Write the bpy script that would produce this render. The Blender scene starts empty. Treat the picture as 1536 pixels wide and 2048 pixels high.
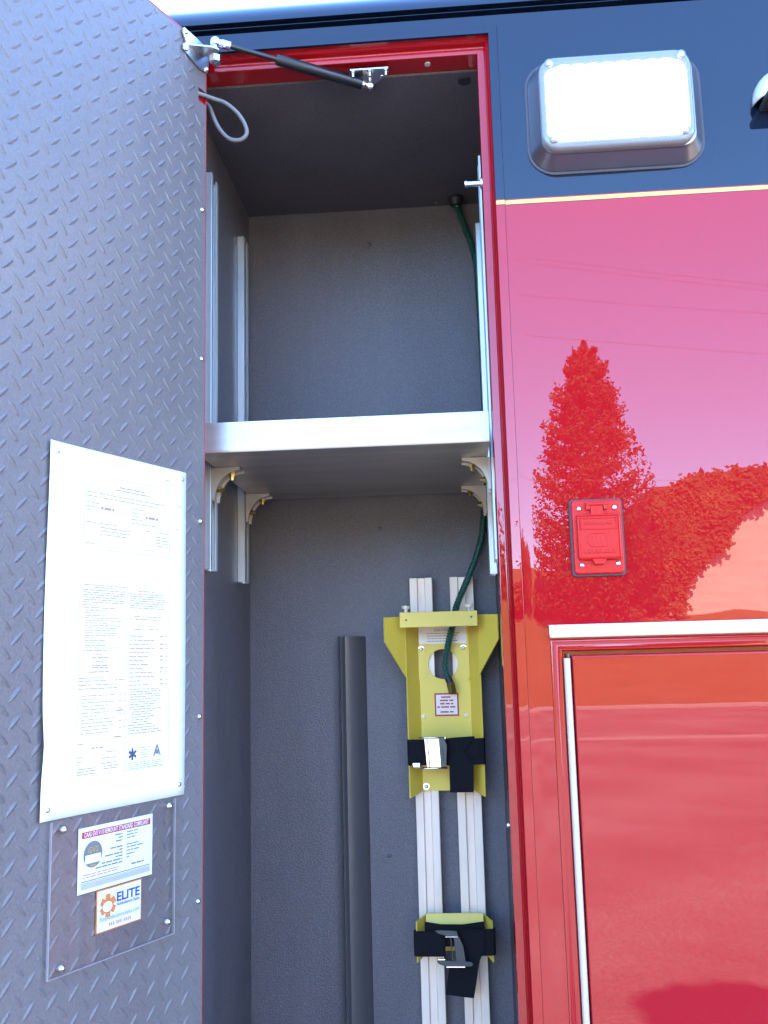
import bpy, bmesh, math, random
from mathutils import Vector, Matrix

random.seed(7)
S = bpy.context.scene
COL = S.collection

# ------------------------------------------------------------------ camera
R0, U0, F0 = (0.9968, 0.0765, -0.0247), (0.0363, -0.1536, 0.9875), (-0.0717, 0.9852, 0.1559)
F = Vector(F0).normalized()
Rv = Vector(R0); Rv = (Rv - F * Rv.dot(F)).normalized()
Uv = Rv.cross(F)
cd = bpy.data.cameras.new("camera")
cam = bpy.data.objects.new("camera", cd)
COL.objects.link(cam)
M = Matrix((Rv, Uv, -F)).transposed().to_4x4()
M.translation = Vector((0, -1.4, 1.6))
cam.matrix_world = M
cd.sensor_fit = 'VERTICAL'
cd.sensor_height = 36.0
cd.lens = 1924.5 / 2048 * 36.0
cd.clip_start = 0.02
cd.clip_end = 800
S.camera = cam

# ------------------------------------------------------------------ light
SUN = Vector((0.14, 0.70, 0.70)).normalized()
elev = math.asin(SUN.z)
azim = math.atan2(SUN.x, SUN.y)
w = bpy.data.worlds.new("World")
S.world = w
w.use_nodes = True
nt = w.node_tree
nt.nodes.clear()
sky = nt.nodes.new('ShaderNodeTexSky')
sky.sky_type = 'NISHITA'
sky.sun_disc = False
sky.sun_elevation = elev
sky.sun_rotation = azim
sky.altitude = 300
sky.air_density = 1.0
sky.dust_density = 0.0
sky.ozone_density = 8.0
bg = nt.nodes.new('ShaderNodeBackground')
bg.inputs['Strength'].default_value = 0.13
wo = nt.nodes.new('ShaderNodeOutputWorld')
nt.links.new(sky.outputs[0], bg.inputs[0])
nt.links.new(bg.outputs[0], wo.inputs[0])
sl = bpy.data.lights.new("sun", 'SUN')
sl.energy = 4.6
sl.angle = math.radians(0.5)
sl.color = (1.0, 0.90, 0.74)
so = bpy.data.objects.new("sun", sl)
COL.objects.link(so)
so.rotation_euler = SUN.to_track_quat('Z', 'Y').to_euler()
so.location = (0, 6, 12)

S.view_settings.view_transform = 'Standard'
S.view_settings.look = 'None'
S.view_settings.exposure = 4.1
S.view_settings.gamma = 1.0
S.view_settings.use_curve_mapping = False
S.cycles.max_bounces = 10
S.cycles.diffuse_bounces = 4
S.cycles.glossy_bounces = 4
S.cycles.transparent_max_bounces = 8
S.cycles.caustics_reflective = False
S.cycles.caustics_refractive = False


# ------------------------------------------------------------------ materials
def bump_noise(nt, b, scale, dist, detail=2.0, coords='Object', sock='Normal', rough=0.5):
    tc = nt.nodes.new('ShaderNodeTexCoord')
    n = nt.nodes.new('ShaderNodeTexNoise')
    n.inputs['Scale'].default_value = scale
    n.inputs['Detail'].default_value = detail
    n.inputs['Roughness'].default_value = rough
    bp = nt.nodes.new('ShaderNodeBump')
    bp.inputs['Strength'].default_value = 1.0
    bp.inputs['Distance'].default_value = dist
    nt.links.new(tc.outputs[coords], n.inputs['Vector'])
    nt.links.new(n.outputs[0], bp.inputs['Height'])
    nt.links.new(bp.outputs[0], b.inputs[sock])
    return n, bp


def mat(name, col, rough=0.5, metal=0.0, spec=0.5, coat=0.0, coat_rough=0.02, emit=None, estr=0.0, bump=None,
        var=None, rvar=None, sheen=0.0):
    m = bpy.data.materials.new(name)
    m.use_nodes = True
    nt = m.node_tree
    b = nt.nodes['Principled BSDF']
    b.inputs['Base Color'].default_value = (*col, 1)
    b.inputs['Roughness'].default_value = rough
    b.inputs['Metallic'].default_value = metal
    b.inputs['Specular IOR Level'].default_value = spec
    b.inputs['Coat Weight'].default_value = coat
    b.inputs['Coat Roughness'].default_value = coat_rough
    if sheen:
        b.inputs['Sheen Weight'].default_value = sheen
    if emit:
        b.inputs['Emission Color'].default_value = (*emit, 1)
        b.inputs['Emission Strength'].default_value = estr
    if bump:
        bump_noise(nt, b, *bump)
    if var:      # (scale, colour2, stretch(x,y,z), low, high)
        tc = nt.nodes.new('ShaderNodeTexCoord')
        mp = nt.nodes.new('ShaderNodeMapping')
        mp.inputs['Scale'].default_value = var[2]
        n = nt.nodes.new('ShaderNodeTexNoise')
        n.inputs['Scale'].default_value = var[0]
        n.inputs['Detail'].default_value = 4
        cr = nt.nodes.new('ShaderNodeValToRGB')
        cr.color_ramp.elements[0].position = var[3]
        cr.color_ramp.elements[1].position = var[4]
        cr.color_ramp.elements[0].color = (*col, 1)
        cr.color_ramp.elements[1].color = (*var[1], 1)
        nt.links.new(tc.outputs['Object'], mp.inputs['Vector'])
        nt.links.new(mp.outputs[0], n.inputs['Vector'])
        nt.links.new(n.outputs[0], cr.inputs[0])
        nt.links.new(cr.outputs[0], b.inputs['Base Color'])
        if rvar:
            mr = nt.nodes.new('ShaderNodeMapRange')
            mr.inputs[3].default_value = rvar[0]
            mr.inputs[4].default_value = rvar[1]
            nt.links.new(n.outputs[0], mr.inputs[0])
            nt.links.new(mr.outputs[0], b.inputs['Roughness'])
    return m


def paint(name, col):
    m = mat(name, col, 0.6, 0, 0.0, coat=1.0, coat_rough=0.004)
    nt = m.node_tree
    b = nt.nodes['Principled BSDF']
    n, bp = bump_noise(nt, b, 7.0, 2.6e-5, 2.0, 'Object', 'Coat Normal')
    n2 = nt.nodes.new('ShaderNodeTexNoise')
    n2.inputs['Scale'].default_value = 160
    bp2 = nt.nodes.new('ShaderNodeBump')
    bp2.inputs['Strength'].default_value = 1
    bp2.inputs['Distance'].default_value = 1.2e-6
    tc = [x for x in nt.nodes if x.bl_idname == 'ShaderNodeTexCoord'][0]
    nt.links.new(tc.outputs['Object'], n2.inputs['Vector'])
    nt.links.new(n2.outputs[0], bp2.inputs['Height'])
    nt.links.new(bp.outputs[0], bp2.inputs['Normal'])
    nt.links.new(bp2.outputs[0], b.inputs['Coat Normal'])
    return m


RED = paint("red_paint", (0.335, 0.005, 0.009))
SHELLRED = mat("door_edge_red", (0.33, 0.007, 0.011), 0.4)
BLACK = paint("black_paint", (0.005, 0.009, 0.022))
TREAD = mat("hammertone_grey", (0.120, 0.100, 0.098), 0.38, 0, 0.5, bump=(420, 0.0004, 3.0),
            var=(300, (0.150, 0.125, 0.122), (1, 1, 1), 0.35, 0.7))
LINER = mat("liner_grey", (0.093, 0.083, 0.094), 0.42, 0, 0.5, bump=(330, 0.0011, 3.0),
            var=(260, (0.136, 0.118, 0.126), (1, 1, 1), 0.4, 0.72))


def wear(m, amount=.16):
    """faint rubbed patches and vertical scuffs multiplied over the coating colour"""
    nt = m.node_tree
    b = nt.nodes['Principled BSDF']
    src = b.inputs['Base Color'].links[0].from_socket
    tc = nt.nodes.new('ShaderNodeTexCoord')
    mp = nt.nodes.new('ShaderNodeMapping')
    mp.inputs['Scale'].default_value = (9, 9, 1.6)
    n = nt.nodes.new('ShaderNodeTexNoise')
    n.inputs['Scale'].default_value = 1.0
    n.inputs['Detail'].default_value = 7
    n.inputs['Roughness'].default_value = .62
    mr = nt.nodes.new('ShaderNodeMapRange')
    for i, v in zip((1, 2, 3, 4), (.3, .7, 1 - amount, 1 + amount)):
        mr.inputs[i].default_value = v
    sc = nt.nodes.new('ShaderNodeVectorMath')
    sc.operation = 'SCALE'
    nt.links.new(tc.outputs['Object'], mp.inputs['Vector'])
    nt.links.new(mp.outputs[0], n.inputs['Vector'])
    nt.links.new(n.outputs[0], mr.inputs[0])
    nt.links.new(src, sc.inputs[0])
    nt.links.new(mr.outputs[0], sc.inputs['Scale'])
    nt.links.new(sc.outputs[0], b.inputs['Base Color'])
    r2 = nt.nodes.new('ShaderNodeMapRange')
    for i, v in zip((1, 2, 3, 4), (.3, .7, .36, .52)):
        r2.inputs[i].default_value = v
    nt.links.new(n.outputs[0], r2.inputs[0])
    nt.links.new(r2.outputs[0], b.inputs['Roughness'])


wear(LINER)
wear(TREAD, .07)
SHADEGREY = mat("smooth_dark_grey", (0.075, 0.07, 0.07), 0.35)
ALU = mat("brushed_aluminium", (0.62, 0.62, 0.61), 0.36, 0.85, bump=(90, 0.00008, 4.0),
          var=(60, (0.74, 0.73, 0.71), (1, 1, 0.08), 0.3, 0.75), rvar=(0.28, 0.48))
SHELFALU = mat("shelf_aluminium", (0.36, 0.33, 0.305), 0.36, 0.6,
               var=(26, (0.56, 0.51, 0.47), (0.12, 1, 1), 0.3, 0.75), rvar=(0.24, 0.46))
RAILALU = mat("mill_aluminium", (0.95, 0.74, 0.57), 0.5, 0.1,
              var=(30, (0.80, 0.62, 0.47), (1, 1, 0.25), 0.45, 0.8))
STEEL = mat("polished_steel", (0.72, 0.72, 0.74), 0.12, 1.0)
ZINC = mat("zinc_steel", (0.66, 0.66, 0.68), 0.28, 1.0)
DARKSTEEL = mat("blued_steel", (0.045, 0.060, 0.075), 0.28, 0.9)
BRASS = mat("brass", (0.70, 0.47, 0.14), 0.25, 1.0)
CAST = mat("cast_aluminium", (0.50, 0.44, 0.38), 0.5, 0.55, bump=(200, 0.0002, 2.0))
STRUTBLACK = mat("strut_black", (0.012, 0.012, 0.015), 0.22)
RUBBER = mat("black_rubber", (0.018, 0.018, 0.022), 0.55)
GASKET = mat("grey_gasket", (0.05, 0.045, 0.055), 0.6)
CABLE = mat("grey_cable", (0.15, 0.14, 0.14), 0.5)
YELLOW = mat("chartreuse_powder_coat", (0.80, 0.575, 0.075), 0.42, bump=(700, 0.00012, 2.0))
WEB = mat("black_webbing", (0.007, 0.006, 0.008), 0.9, 0, 0.25, bump=(500, 0.0006, 1.0))
HOSE = mat("green_hose", (0.012, 0.075, 0.055), 0.35)
PAPER = mat("laminated_paper", (0.80, 0.80, 0.82), 0.5, coat=0.35, coat_rough=0.03)
CARD = mat("card_white", (0.74, 0.75, 0.80), 0.5)
INK = mat("faint_ink", (0.34, 0.225, 0.20), 0.6)
INKDARK = mat("dark_ink", (0.06, 0.06, 0.12), 0.6)
INKGREY = mat("grey_ink", (0.16, 0.16, 0.19), 0.6)
INKRED = mat("red_ink", (0.42, 0.03, 0.05), 0.6)
INKPINK = mat("pink_ink", (0.50, 0.24, 0.24), 0.6)
ORANGE = mat("orange_ink", (0.62, 0.20, 0.045), 0.6)
BLUEINK = mat("blue_ink", (0.035, 0.06, 0.25), 0.6)
PALEBLUE = mat("pale_blue_ink", (0.16, 0.20, 0.42), 0.6)
SEALGREY = mat("seal_grey", (0.15, 0.17, 0.19), 0.5)
GOLDINK = mat("seal_gold", (0.36, 0.28, 0.10), 0.5)
GOLD = mat("gold_stripe", (0.62, 0.40, 0.10), 0.5, 0.0)
WHITE = mat("white_strip", (0.86, 0.85, 0.80), 0.35)
HINGE = mat("stainless_hinge", (0.50, 0.39, 0.30), 0.5, 0.05)
PLAST_RED = mat("red_plastic", (0.50, 0.013, 0.010), 0.30, 0, 0.22)
LENS = mat("clear_lens", (0.20, 0.205, 0.215), 0.15, coat=0.5)
LED = mat("led_panel", (0.9, 0.9, 0.9), 0.4, emit=(0.92, 0.96, 1.0), estr=3.0)
CHROME = mat("chrome", (0.78, 0.80, 0.82), 0.32, 0.35)
BEZEL = mat("satin_chrome", (0.30, 0.27, 0.27), 0.34, 1.0)
PLEXIEDGE = mat("acrylic_edge", (0.32, 0.28, 0.28), 0.3)
CREAM = mat("cream_label", (0.62, 0.55, 0.50), 0.4, 0.2)


def acrylic():
    m = bpy.data.materials.new("clear_acrylic")
    m.use_nodes = True
    nt = m.node_tree
    nt.nodes.clear()
    o = nt.nodes.new('ShaderNodeOutputMaterial')
    mx = nt.nodes.new('ShaderNodeMixShader')
    tr = nt.nodes.new('ShaderNodeBsdfTransparent')
    tr.inputs[0].default_value = (1.0, 0.985, 0.98, 1)
    gl = nt.nodes.new('ShaderNodeBsdfGlossy')
    gl.inputs['Roughness'].default_value = 0.02
    lw = nt.nodes.new('ShaderNodeLayerWeight')       # thin sheet: same reflectance from both sides
    lw.inputs[0].default_value = 0.5
    pw = nt.nodes.new('ShaderNodeMath')
    pw.operation = 'POWER'
    pw.inputs[1].default_value = 5.0
    fr = nt.nodes.new('ShaderNodeMath')
    fr.operation = 'MULTIPLY_ADD'
    fr.inputs[1].default_value = 0.92
    fr.inputs[2].default_value = 0.07
    nt.links.new(lw.outputs['Facing'], pw.inputs[0])
    nt.links.new(pw.outputs[0], fr.inputs[0])
    nt.links.new(fr.outputs[0], mx.inputs[0])
    nt.links.new(tr.outputs[0], mx.inputs[1])
    nt.links.new(gl.outputs[0], mx.inputs[2])
    nt.links.new(mx.outputs[0], o.inputs[0])
    return m


ACRYLIC = acrylic()
ASPHALT = mat("asphalt", (0.125, 0.118, 0.110), 0.9, bump=(180, 0.004, 3.0))


def asphalt_nodes(m):
    nt = m.node_tree
    b = nt.nodes['Principled BSDF']
    tc = nt.nodes.new('ShaderNodeTexCoord')
    last = None
    for sc, lo, hi, c0, c1, det in ((.45, .3, .7, .58, 1.18, 6), (4.0, .3, .75, .86, 1.12, 4), (40, .35, .70, .62, 1.35, 2), (160, .62, .72, 1.0, 2.1, 1)):
        n = nt.nodes.new('ShaderNodeTexNoise')
        n.inputs['Scale'].default_value = sc
        n.inputs['Detail'].default_value = det
        mr = nt.nodes.new('ShaderNodeMapRange')
        for i, v in zip((1, 2, 3, 4), (lo, hi, c0, c1)):
            mr.inputs[i].default_value = v
        nt.links.new(tc.outputs['Object'], n.inputs['Vector'])
        nt.links.new(n.outputs[0], mr.inputs[0])
        if last is None:
            last = mr.outputs[0]
        else:
            mu = nt.nodes.new('ShaderNodeMath')
            mu.operation = 'MULTIPLY'
            nt.links.new(last, mu.inputs[0])
            nt.links.new(mr.outputs[0], mu.inputs[1])
            last = mu.outputs[0]
    mx = nt.nodes.new('ShaderNodeVectorMath')
    mx.operation = 'SCALE'
    mx.inputs[0].default_value = (0.160, 0.150, 0.139)
    nt.links.new(last, mx.inputs['Scale'])
    nt.links.new(mx.outputs[0], b.inputs['Base Color'])


asphalt_nodes(ASPHALT)
GRASS = mat("dry_grass", (0.105, 0.10, 0.030), 0.9, spec=0.1, var=(0.9, (0.15, 0.12, 0.05), (1, 1, 1), 0.3, 0.7))
LEAF = mat("conifer_leaf", (0.042, 0.050, 0.014), 0.7, spec=0.2, var=(1.6, (0.06, 0.065, 0.02), (1, 1, 1), 0.35, 0.7))
IVY = mat("ivy_leaf", (0.045, 0.050, 0.012), 0.7, spec=0.2, var=(0.7, (0.12, 0.10, 0.022), (1, 1, 1), 0.35, 0.7))
BARK = mat("bark", (0.09, 0.07, 0.05), 0.9)
PLASTER = mat("pale_plaster", (0.50, 0.42, 0.34), 0.85, spec=0.1, var=(1.2, (0.58, 0.50, 0.42), (0.4, 1, 3), 0.3, 0.7))
ROOF_AND_SHADE = mat("roofing_and_wall_shade", (0.06, 0.055, 0.05), 0.8)
CONCRETE = mat("pale_concrete", (0.24, 0.23, 0.21), 0.9)
WIRE = mat("overhead_wire", (0.10, 0.09, 0.08), 0.6)


# ------------------------------------------------------------------ mesh helpers
def ident(x, y, z):
    return Vector((x, y, z))


class MB:
    """collects geometry of ONE object; points go through the map f (door or world coordinates)"""

    def __init__(self, f=None):
        self.bm = bmesh.new()
        self.f = f or ident

    def v(self, p):
        return self.bm.verts.new(self.f(*p))

    def face(self, pts, mi=0):
        try:
            fc = self.bm.faces.new([self.v(p) for p in pts])
            fc.material_index = mi
            return fc
        except ValueError:
            return None

    def box(self, x0, x1, y0, y1, z0, z1, bev=0.0, seg=2, mi=0):
        vs = [self.v(p) for p in ((x0, y0, z0), (x1, y0, z0), (x1, y1, z0), (x0, y1, z0),
                                  (x0, y0, z1), (x1, y0, z1), (x1, y1, z1), (x0, y1, z1))]
        fs = [self.bm.faces.new([vs[i] for i in q]) for q in
              ((0, 3, 2, 1), (4, 5, 6, 7), (0, 1, 5, 4), (1, 2, 6, 5), (2, 3, 7, 6), (3, 0, 4, 7))]
        for f_ in fs:
            f_.material_index = mi
        if bev:
            es = list({e for f_ in fs for e in f_.edges})
            bmesh.ops.bevel(self.bm, geom=es, offset=bev, segments=seg, affect='EDGES', profile=0.5)

    def rrect(self, x0, x1, z0, z1, r, levels, n=6, mi=0, cap=True, capback=False):
        """rounded rectangle in XZ lofted over levels [(y, inset)]; front = last level"""
        rings = []
        for (y, ins) in levels:
            ring = []
            a0, a1, b0, b1 = x0 + ins, x1 - ins, z0 + ins, z1 - ins
            rr = max(r - ins, 0.0005)
            for (cx, cz, st) in ((a1 - rr, b1 - rr, 0), (a0 + rr, b1 - rr, 90), (a0 + rr, b0 + rr, 180), (a1 - rr, b0 + rr, 270)):
                for k in range(n + 1):
                    a = math.radians(st + 90 * k / n)
                    ring.append(self.v((cx + rr * math.cos(a), y, cz + rr * math.sin(a))))
            rings.append(ring)
        for A, B in zip(rings, rings[1:]):
            L = len(A)
            for i in range(L):
                f_ = self.bm.faces.new((A[i], A[(i + 1) % L], B[(i + 1) % L], B[i]))
                f_.material_index = mi
        if cap:
            self.bm.faces.new(rings[-1]).material_index = mi
        if capback:
            self.bm.faces.new(rings[0][::-1]).material_index = mi

    def prism(self, poly, a0, a1, axis='Y', mi=0):
        """polygon of 2D points extruded along axis"""
        def P(p, a):
            return {'Y': (p[0], a, p[1]), 'X': (a, p[0], p[1]), 'Z': (p[0], p[1], a)}[axis]
        A = [self.v(P(p, a0)) for p in poly]
        B = [self.v(P(p, a1)) for p in poly]
        n = len(poly)
        self.bm.faces.new(A).material_index = mi
        self.bm.faces.new(B[::-1]).material_index = mi
        for i in range(n):
            self.bm.faces.new((A[i], B[i], B[(i + 1) % n], A[(i + 1) % n])).material_index = mi

    def tube(self, pts, r, n=10, cap=True, mi=0):
        pts = [Vector(self.f(*p)) for p in pts]
        rs = r if isinstance(r, (list, tuple)) else [r] * len(pts)
        prev = None
        rings = []
        for i, p in enumerate(pts):
            t = (pts[min(i + 1, len(pts) - 1)] - pts[max(i - 1, 0)])
            if t.length < 1e-9:
                t = Vector((0, 0, 1))
            t.normalize()
            if prev is None:
                a = Vector((0, 0, 1)) if abs(t.z) < 0.9 else Vector((1, 0, 0))
                u = t.cross(a).normalized()
            else:
                u = (prev - t * prev.dot(t)).normalized()
            prev = u
            v_ = t.cross(u)
            rings.append([self.bm.verts.new(p + (u * math.cos(2 * math.pi * k / n) + v_ * math.sin(2 * math.pi * k / n)) * rs[i])
                          for k in range(n)])
        for A, B in zip(rings, rings[1:]):
            for k in range(n):
                f_ = self.bm.faces.new((A[k], A[(k + 1) % n], B[(k + 1) % n], B[k]))
                f_.material_index = mi
                f_.smooth = True
        if cap:
            self.bm.faces.new(rings[0][::-1]).material_index = mi
            self.bm.faces.new(rings[-1]).material_index = mi

    def dome(self, c, ax, r, h, n=12, m=4, mi=0):
        """button head: half ellipsoid on point c along ax (mapped directions)"""
        o = Vector(self.f(*c))
        d = (Vector(self.f(c[0] + ax[0], c[1] + ax[1], c[2] + ax[2])) - o).normalized()
        a = Vector((0, 0, 1)) if abs(d.z) < 0.9 else Vector((1, 0, 0))
        u = d.cross(a).normalized()
        v_ = d.cross(u)
        rings = []
        for j in range(m):
            t = math.pi / 2 * j / m
            rings.append([self.bm.verts.new(o + (u * math.cos(2 * math.pi * k / n) + v_ * math.sin(2 * math.pi * k / n)) * r * math.cos(t) + d * h * math.sin(t))
                          for k in range(n)])
        top = self.bm.verts.new(o + d * h)
        for A, B in zip(rings, rings[1:]):
            for k in range(n):
                f_ = self.bm.faces.new((A[k], A[(k + 1) % n], B[(k + 1) % n], B[k]))
                f_.smooth = True
                f_.material_index = mi
        for k in range(n):
            f_ = self.bm.faces.new((rings[-1][k], rings[-1][(k + 1) % n], top))
            f_.smooth = True
            f_.material_index = mi

    def sphere(self, c, r, n=14, m=9, mi=0):
        c = Vector(self.f(*c))
        rings = []
        for j in range(1, m):
            t = math.pi * j / m
            rings.append([self.bm.verts.new(c + Vector((math.cos(2 * math.pi * k / n) * math.sin(t), math.sin(2 * math.pi * k / n) * math.sin(t), math.cos(t))) * r)
                          for k in range(n)])
        a = self.bm.verts.new(c + Vector((0, 0, r)))
        b = self.bm.verts.new(c - Vector((0, 0, r)))
        for A, B in zip(rings, rings[1:]):
            for k in range(n):
                self.bm.faces.new((A[k], A[(k + 1) % n], B[(k + 1) % n], B[k])).smooth = True
        for k in range(n):
            self.bm.faces.new((a, rings[0][(k + 1) % n], rings[0][k])).smooth = True
            self.bm.faces.new((b, rings[-1][k], rings[-1][(k + 1) % n])).smooth = True

    def text(self, s, size, org, ux, uy, align='LEFT', bold=0.0, width=None, mi=0):
        """flat lettering; glyph point (gx,gy) goes to org+gx*ux+gy*uy (in map coordinates)"""
        c = bpy.data.curves.new("lettering", 'FONT')
        c.body = s
        c.size = 1.0
        c.offset = bold
        c.resolution_u = 2
        t = bpy.data.objects.new("lettering", c)
        me = bpy.data.meshes.new_from_object(t)
        xs = [v.co.x for v in me.vertices]
        W = max(xs) - min(xs)
        sx = size if width is None else width / W
        x0 = min(xs)
        sh = {'LEFT': 0, 'CENTER': -W / 2, 'RIGHT': -W}[align]
        vs = []
        for v in me.vertices:
            gx, gy = (v.co.x - x0 + sh) * sx, v.co.y * size
            vs.append(self.v(tuple(org[i] + gx * ux[i] + gy * uy[i] for i in range(3))))
        for p in me.polygons:
            try:
                self.bm.faces.new([vs[i] for i in p.vertices]).material_index = mi
            except ValueError:
                pass
        bpy.data.objects.remove(t)
        bpy.data.meshes.remove(me)
        bpy.data.curves.remove(c)

    def build(self, name, mats, parent=None, smooth=None, solid=None, bev=None, fix=True):
        if fix:
            bmesh.ops.recalc_face_normals(self.bm, faces=self.bm.faces)
        me = bpy.data.meshes.new(name)
        self.bm.to_mesh(me)
        self.bm.free()
        o = bpy.data.objects.new(name, me)
        for m in (mats if isinstance(mats, (list, tuple)) else [mats]):
            me.materials.append(m)
        COL.objects.link(o)
        if parent is not None:
            o.parent = parent
            o.matrix_parent_inverse = PINV[parent.name]
        PINV[o.name] = Matrix.Identity(4) if parent is None else PINV[parent.name]
        # every mesh is built in world coordinates, so a part's own inverse stays the world identity
        PINV[o.name] = Matrix.Identity(4)
        if solid:
            md = o.modifiers.new("thickness", 'SOLIDIFY')
            md.thickness = solid
            md.offset = -1
        if bev:
            md = o.modifiers.new("edges", 'BEVEL')
            md.width = bev
            md.segments = 2
            md.limit_method = 'ANGLE'
            md.angle_limit = math.radians(50)
        if smooth:
            for p in me.polygons:
                p.use_smooth = True
            me.set_sharp_from_angle(angle=math.radians(smooth))
            wn = o.modifiers.new("face_weighted", 'WEIGHTED_NORMAL')
            wn.keep_sharp = True
            wn.weight = 100
        elif any(p.use_smooth for p in me.polygons):
            me.set_sharp_from_angle(angle=math.radians(50))
        return o


PINV = {}


def tag(o, label=None, cat=None, group=None, kind=None):
    if label:
        o['label'] = label
    if cat:
        o['category'] = cat
    if group:
        o['group'] = group
    if kind:
        o['kind'] = kind
    return o


def thing(name, label, cat, loc, group=None):
    o = bpy.data.objects.new(name, None)
    COL.objects.link(o)
    o.location = loc
    o.empty_display_size = 0.1
    PINV[o.name] = Matrix.Translation(-Vector(loc))
    return tag(o, label, cat, group)


def part(name, parent, loc):
    """an Empty that groups the pieces of a part"""
    o = bpy.data.objects.new(name, None)
    COL.objects.link(o)
    o.parent = parent
    o.matrix_parent_inverse = PINV[parent.name]
    o.location = loc
    PINV[o.name] = Matrix.Translation(-Vector(loc))
    return o


def lerp(a, b, t):
    return a + (b - a) * t


def smooth_path(pts, k=8):
    """Catmull-Rom through the points"""
    P = [Vector(p) for p in pts]
    P = [P[0] * 2 - P[1]] + P + [P[-1] * 2 - P[-2]]
    out = []
    for i in range(1, len(P) - 2):
        a, b, c, d = P[i - 1:i + 3]
        for j in range(k):
            t = j / k
            out.append(0.5 * ((2 * b) + (c - a) * t + (2 * a - 5 * b + 4 * c - d) * t * t + (3 * b - a - 3 * c + d) * t ** 3))
    out.append(P[-2])
    return [tuple(p) for p in out]


# ================================================================== SETTING
g = MB()
N = 40
xs = [-60 + 120 * i / N for i in range(N + 1)]
g.face([(-200, 40, 0), (-200, -30.5, 0), (200, -30.5, 0), (200, 40, 0)])
tag(g.build("asphalt_ground", ASPHALT), kind="structure")


def bank_z(x, y):
    t = min(max((-y - 30.5) / 15.0, 0), 1)
    h = 3.25 * t ** 1.15
    h += 0.16 * math.sin(0.55 * x + 0.3) * t + 0.08 * math.sin(1.7 * x + y) * t
    if y < -45.5:
        h += 0.30 * min(-45.5 - y, 18)
    return h


g = MB()
ys = [-30.5 - 0.8 * i for i in range(28)] + [-58, -75, -110, -200]
xg = [-200, -120] + [-60 + 1.5 * i for i in range(81)] + [120, 200]
V = [[g.v((x, y, bank_z(x, y))) for x in xg] for y in ys]
for j in range(len(ys) - 1):
    for i in range(len(xg) - 1):
        g.bm.faces.new((V[j][i], V[j][i + 1], V[j + 1][i + 1], V[j + 1][i])).smooth = True
tag(g.build("grass_bank", GRASS), kind="structure")
g = MB()
g.box(-120, 120, -30.62, -30.3, -0.05, 0.11, 0.02)
tag(g.build("kerb", CONCRETE), kind="structure")
g = MB()
g.face([(-120, -19.6, 0.004), (120, -17.2, 0.004), (120, -18.1, 0.004), (-120, -20.3, 0.004)])
tag(g.build("concrete_strip", CONCRETE), kind="structure")


# ================================================================== AMBULANCE
amb = thing("ambulance", "red and black ambulance body with one tall side compartment open", "ambulance", (1.0, 1.15, 0.0))

OX0, OX1, OZ0, OZ1 = -0.3885, 0.0645, 0.80, 2.5655       # inner opening of the tall compartment
FW = 0.032                                              # how far its frame runs outward
HX0, HX1, HZ0, HZ1 = OX0 - FW - .00015, OX1 + FW + .00015, OZ0 - FW - .00015, OZ1 + FW + .00015
LX0, LX1, LZ0, LZ1 = 0.131, 0.80, 0.80, 1.6285          # lower door frame hole
SPLIT = 2.2925


def yskin(x, z):
    y = 0.0
    if HX1 <= x < HX1 + 0.018 and HZ0 < z < HZ1:
        y += 0.0007 * ((HX1 + 0.018 - x) / 0.018) ** 2
    return y


def skin(xs, zs, holes):
    m = MB()
    vv = {}

    def V(i, j):
        if (i, j) not in vv:
            vv[(i, j)] = m.v((xs[i], yskin(xs[i], zs[j]), zs[j]))
        return vv[(i, j)]
    for i in range(len(xs) - 1):
        for j in range(len(zs) - 1):
            cx, cz = (xs[i] + xs[i + 1]) / 2, (zs[j] + zs[j + 1]) / 2
            if any(a < cx < b and c < cz < d for a, b, c, d in holes):
                continue
            f_ = m.bm.faces.new((V(i, j), V(i + 1, j), V(i + 1, j + 1), V(i, j + 1)))
            f_.smooth = HX1 - .001 < cx < 0.13 and HZ0 < cz < HZ1
    za, zb = zs[0], zs[-1]
    for (a, b, c, d) in holes:        # sheet edges folded back round the openings
        for x in (a, b):
            y = yskin(x, (max(c, za) + min(d, zb)) / 2)
            if min(d, zb) > max(c, za):
                m.face([(x, y, max(c, za)), (x, y + .006, max(c, za)), (x, y + .006, min(d, zb)), (x, y, min(d, zb))])
        for z in (c, d):
            if za <= z <= zb:
                m.face([(a, 0, z), (b, 0, z), (b, .006, z), (a, .006, z)])
    return m


cxs = [HX1 + 0.018 * k / 6 for k in range(1, 7)]
XS = [-1.25, HX0, HX1] + cxs + [0.1295, LX0, LX1, 3.2]
holes = [(HX0, HX1, HZ0, HZ1), (LX0, LX1, LZ0, LZ1)]
skin(XS, [0.45, HZ0, LZ0, LZ1, SPLIT], holes).build("red_side_panel", RED, amb, fix=False)
skin(XS, [SPLIT, 2.50, HZ1, 2.615], holes).build("black_side_panel", BLACK, amb, fix=False)

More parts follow.
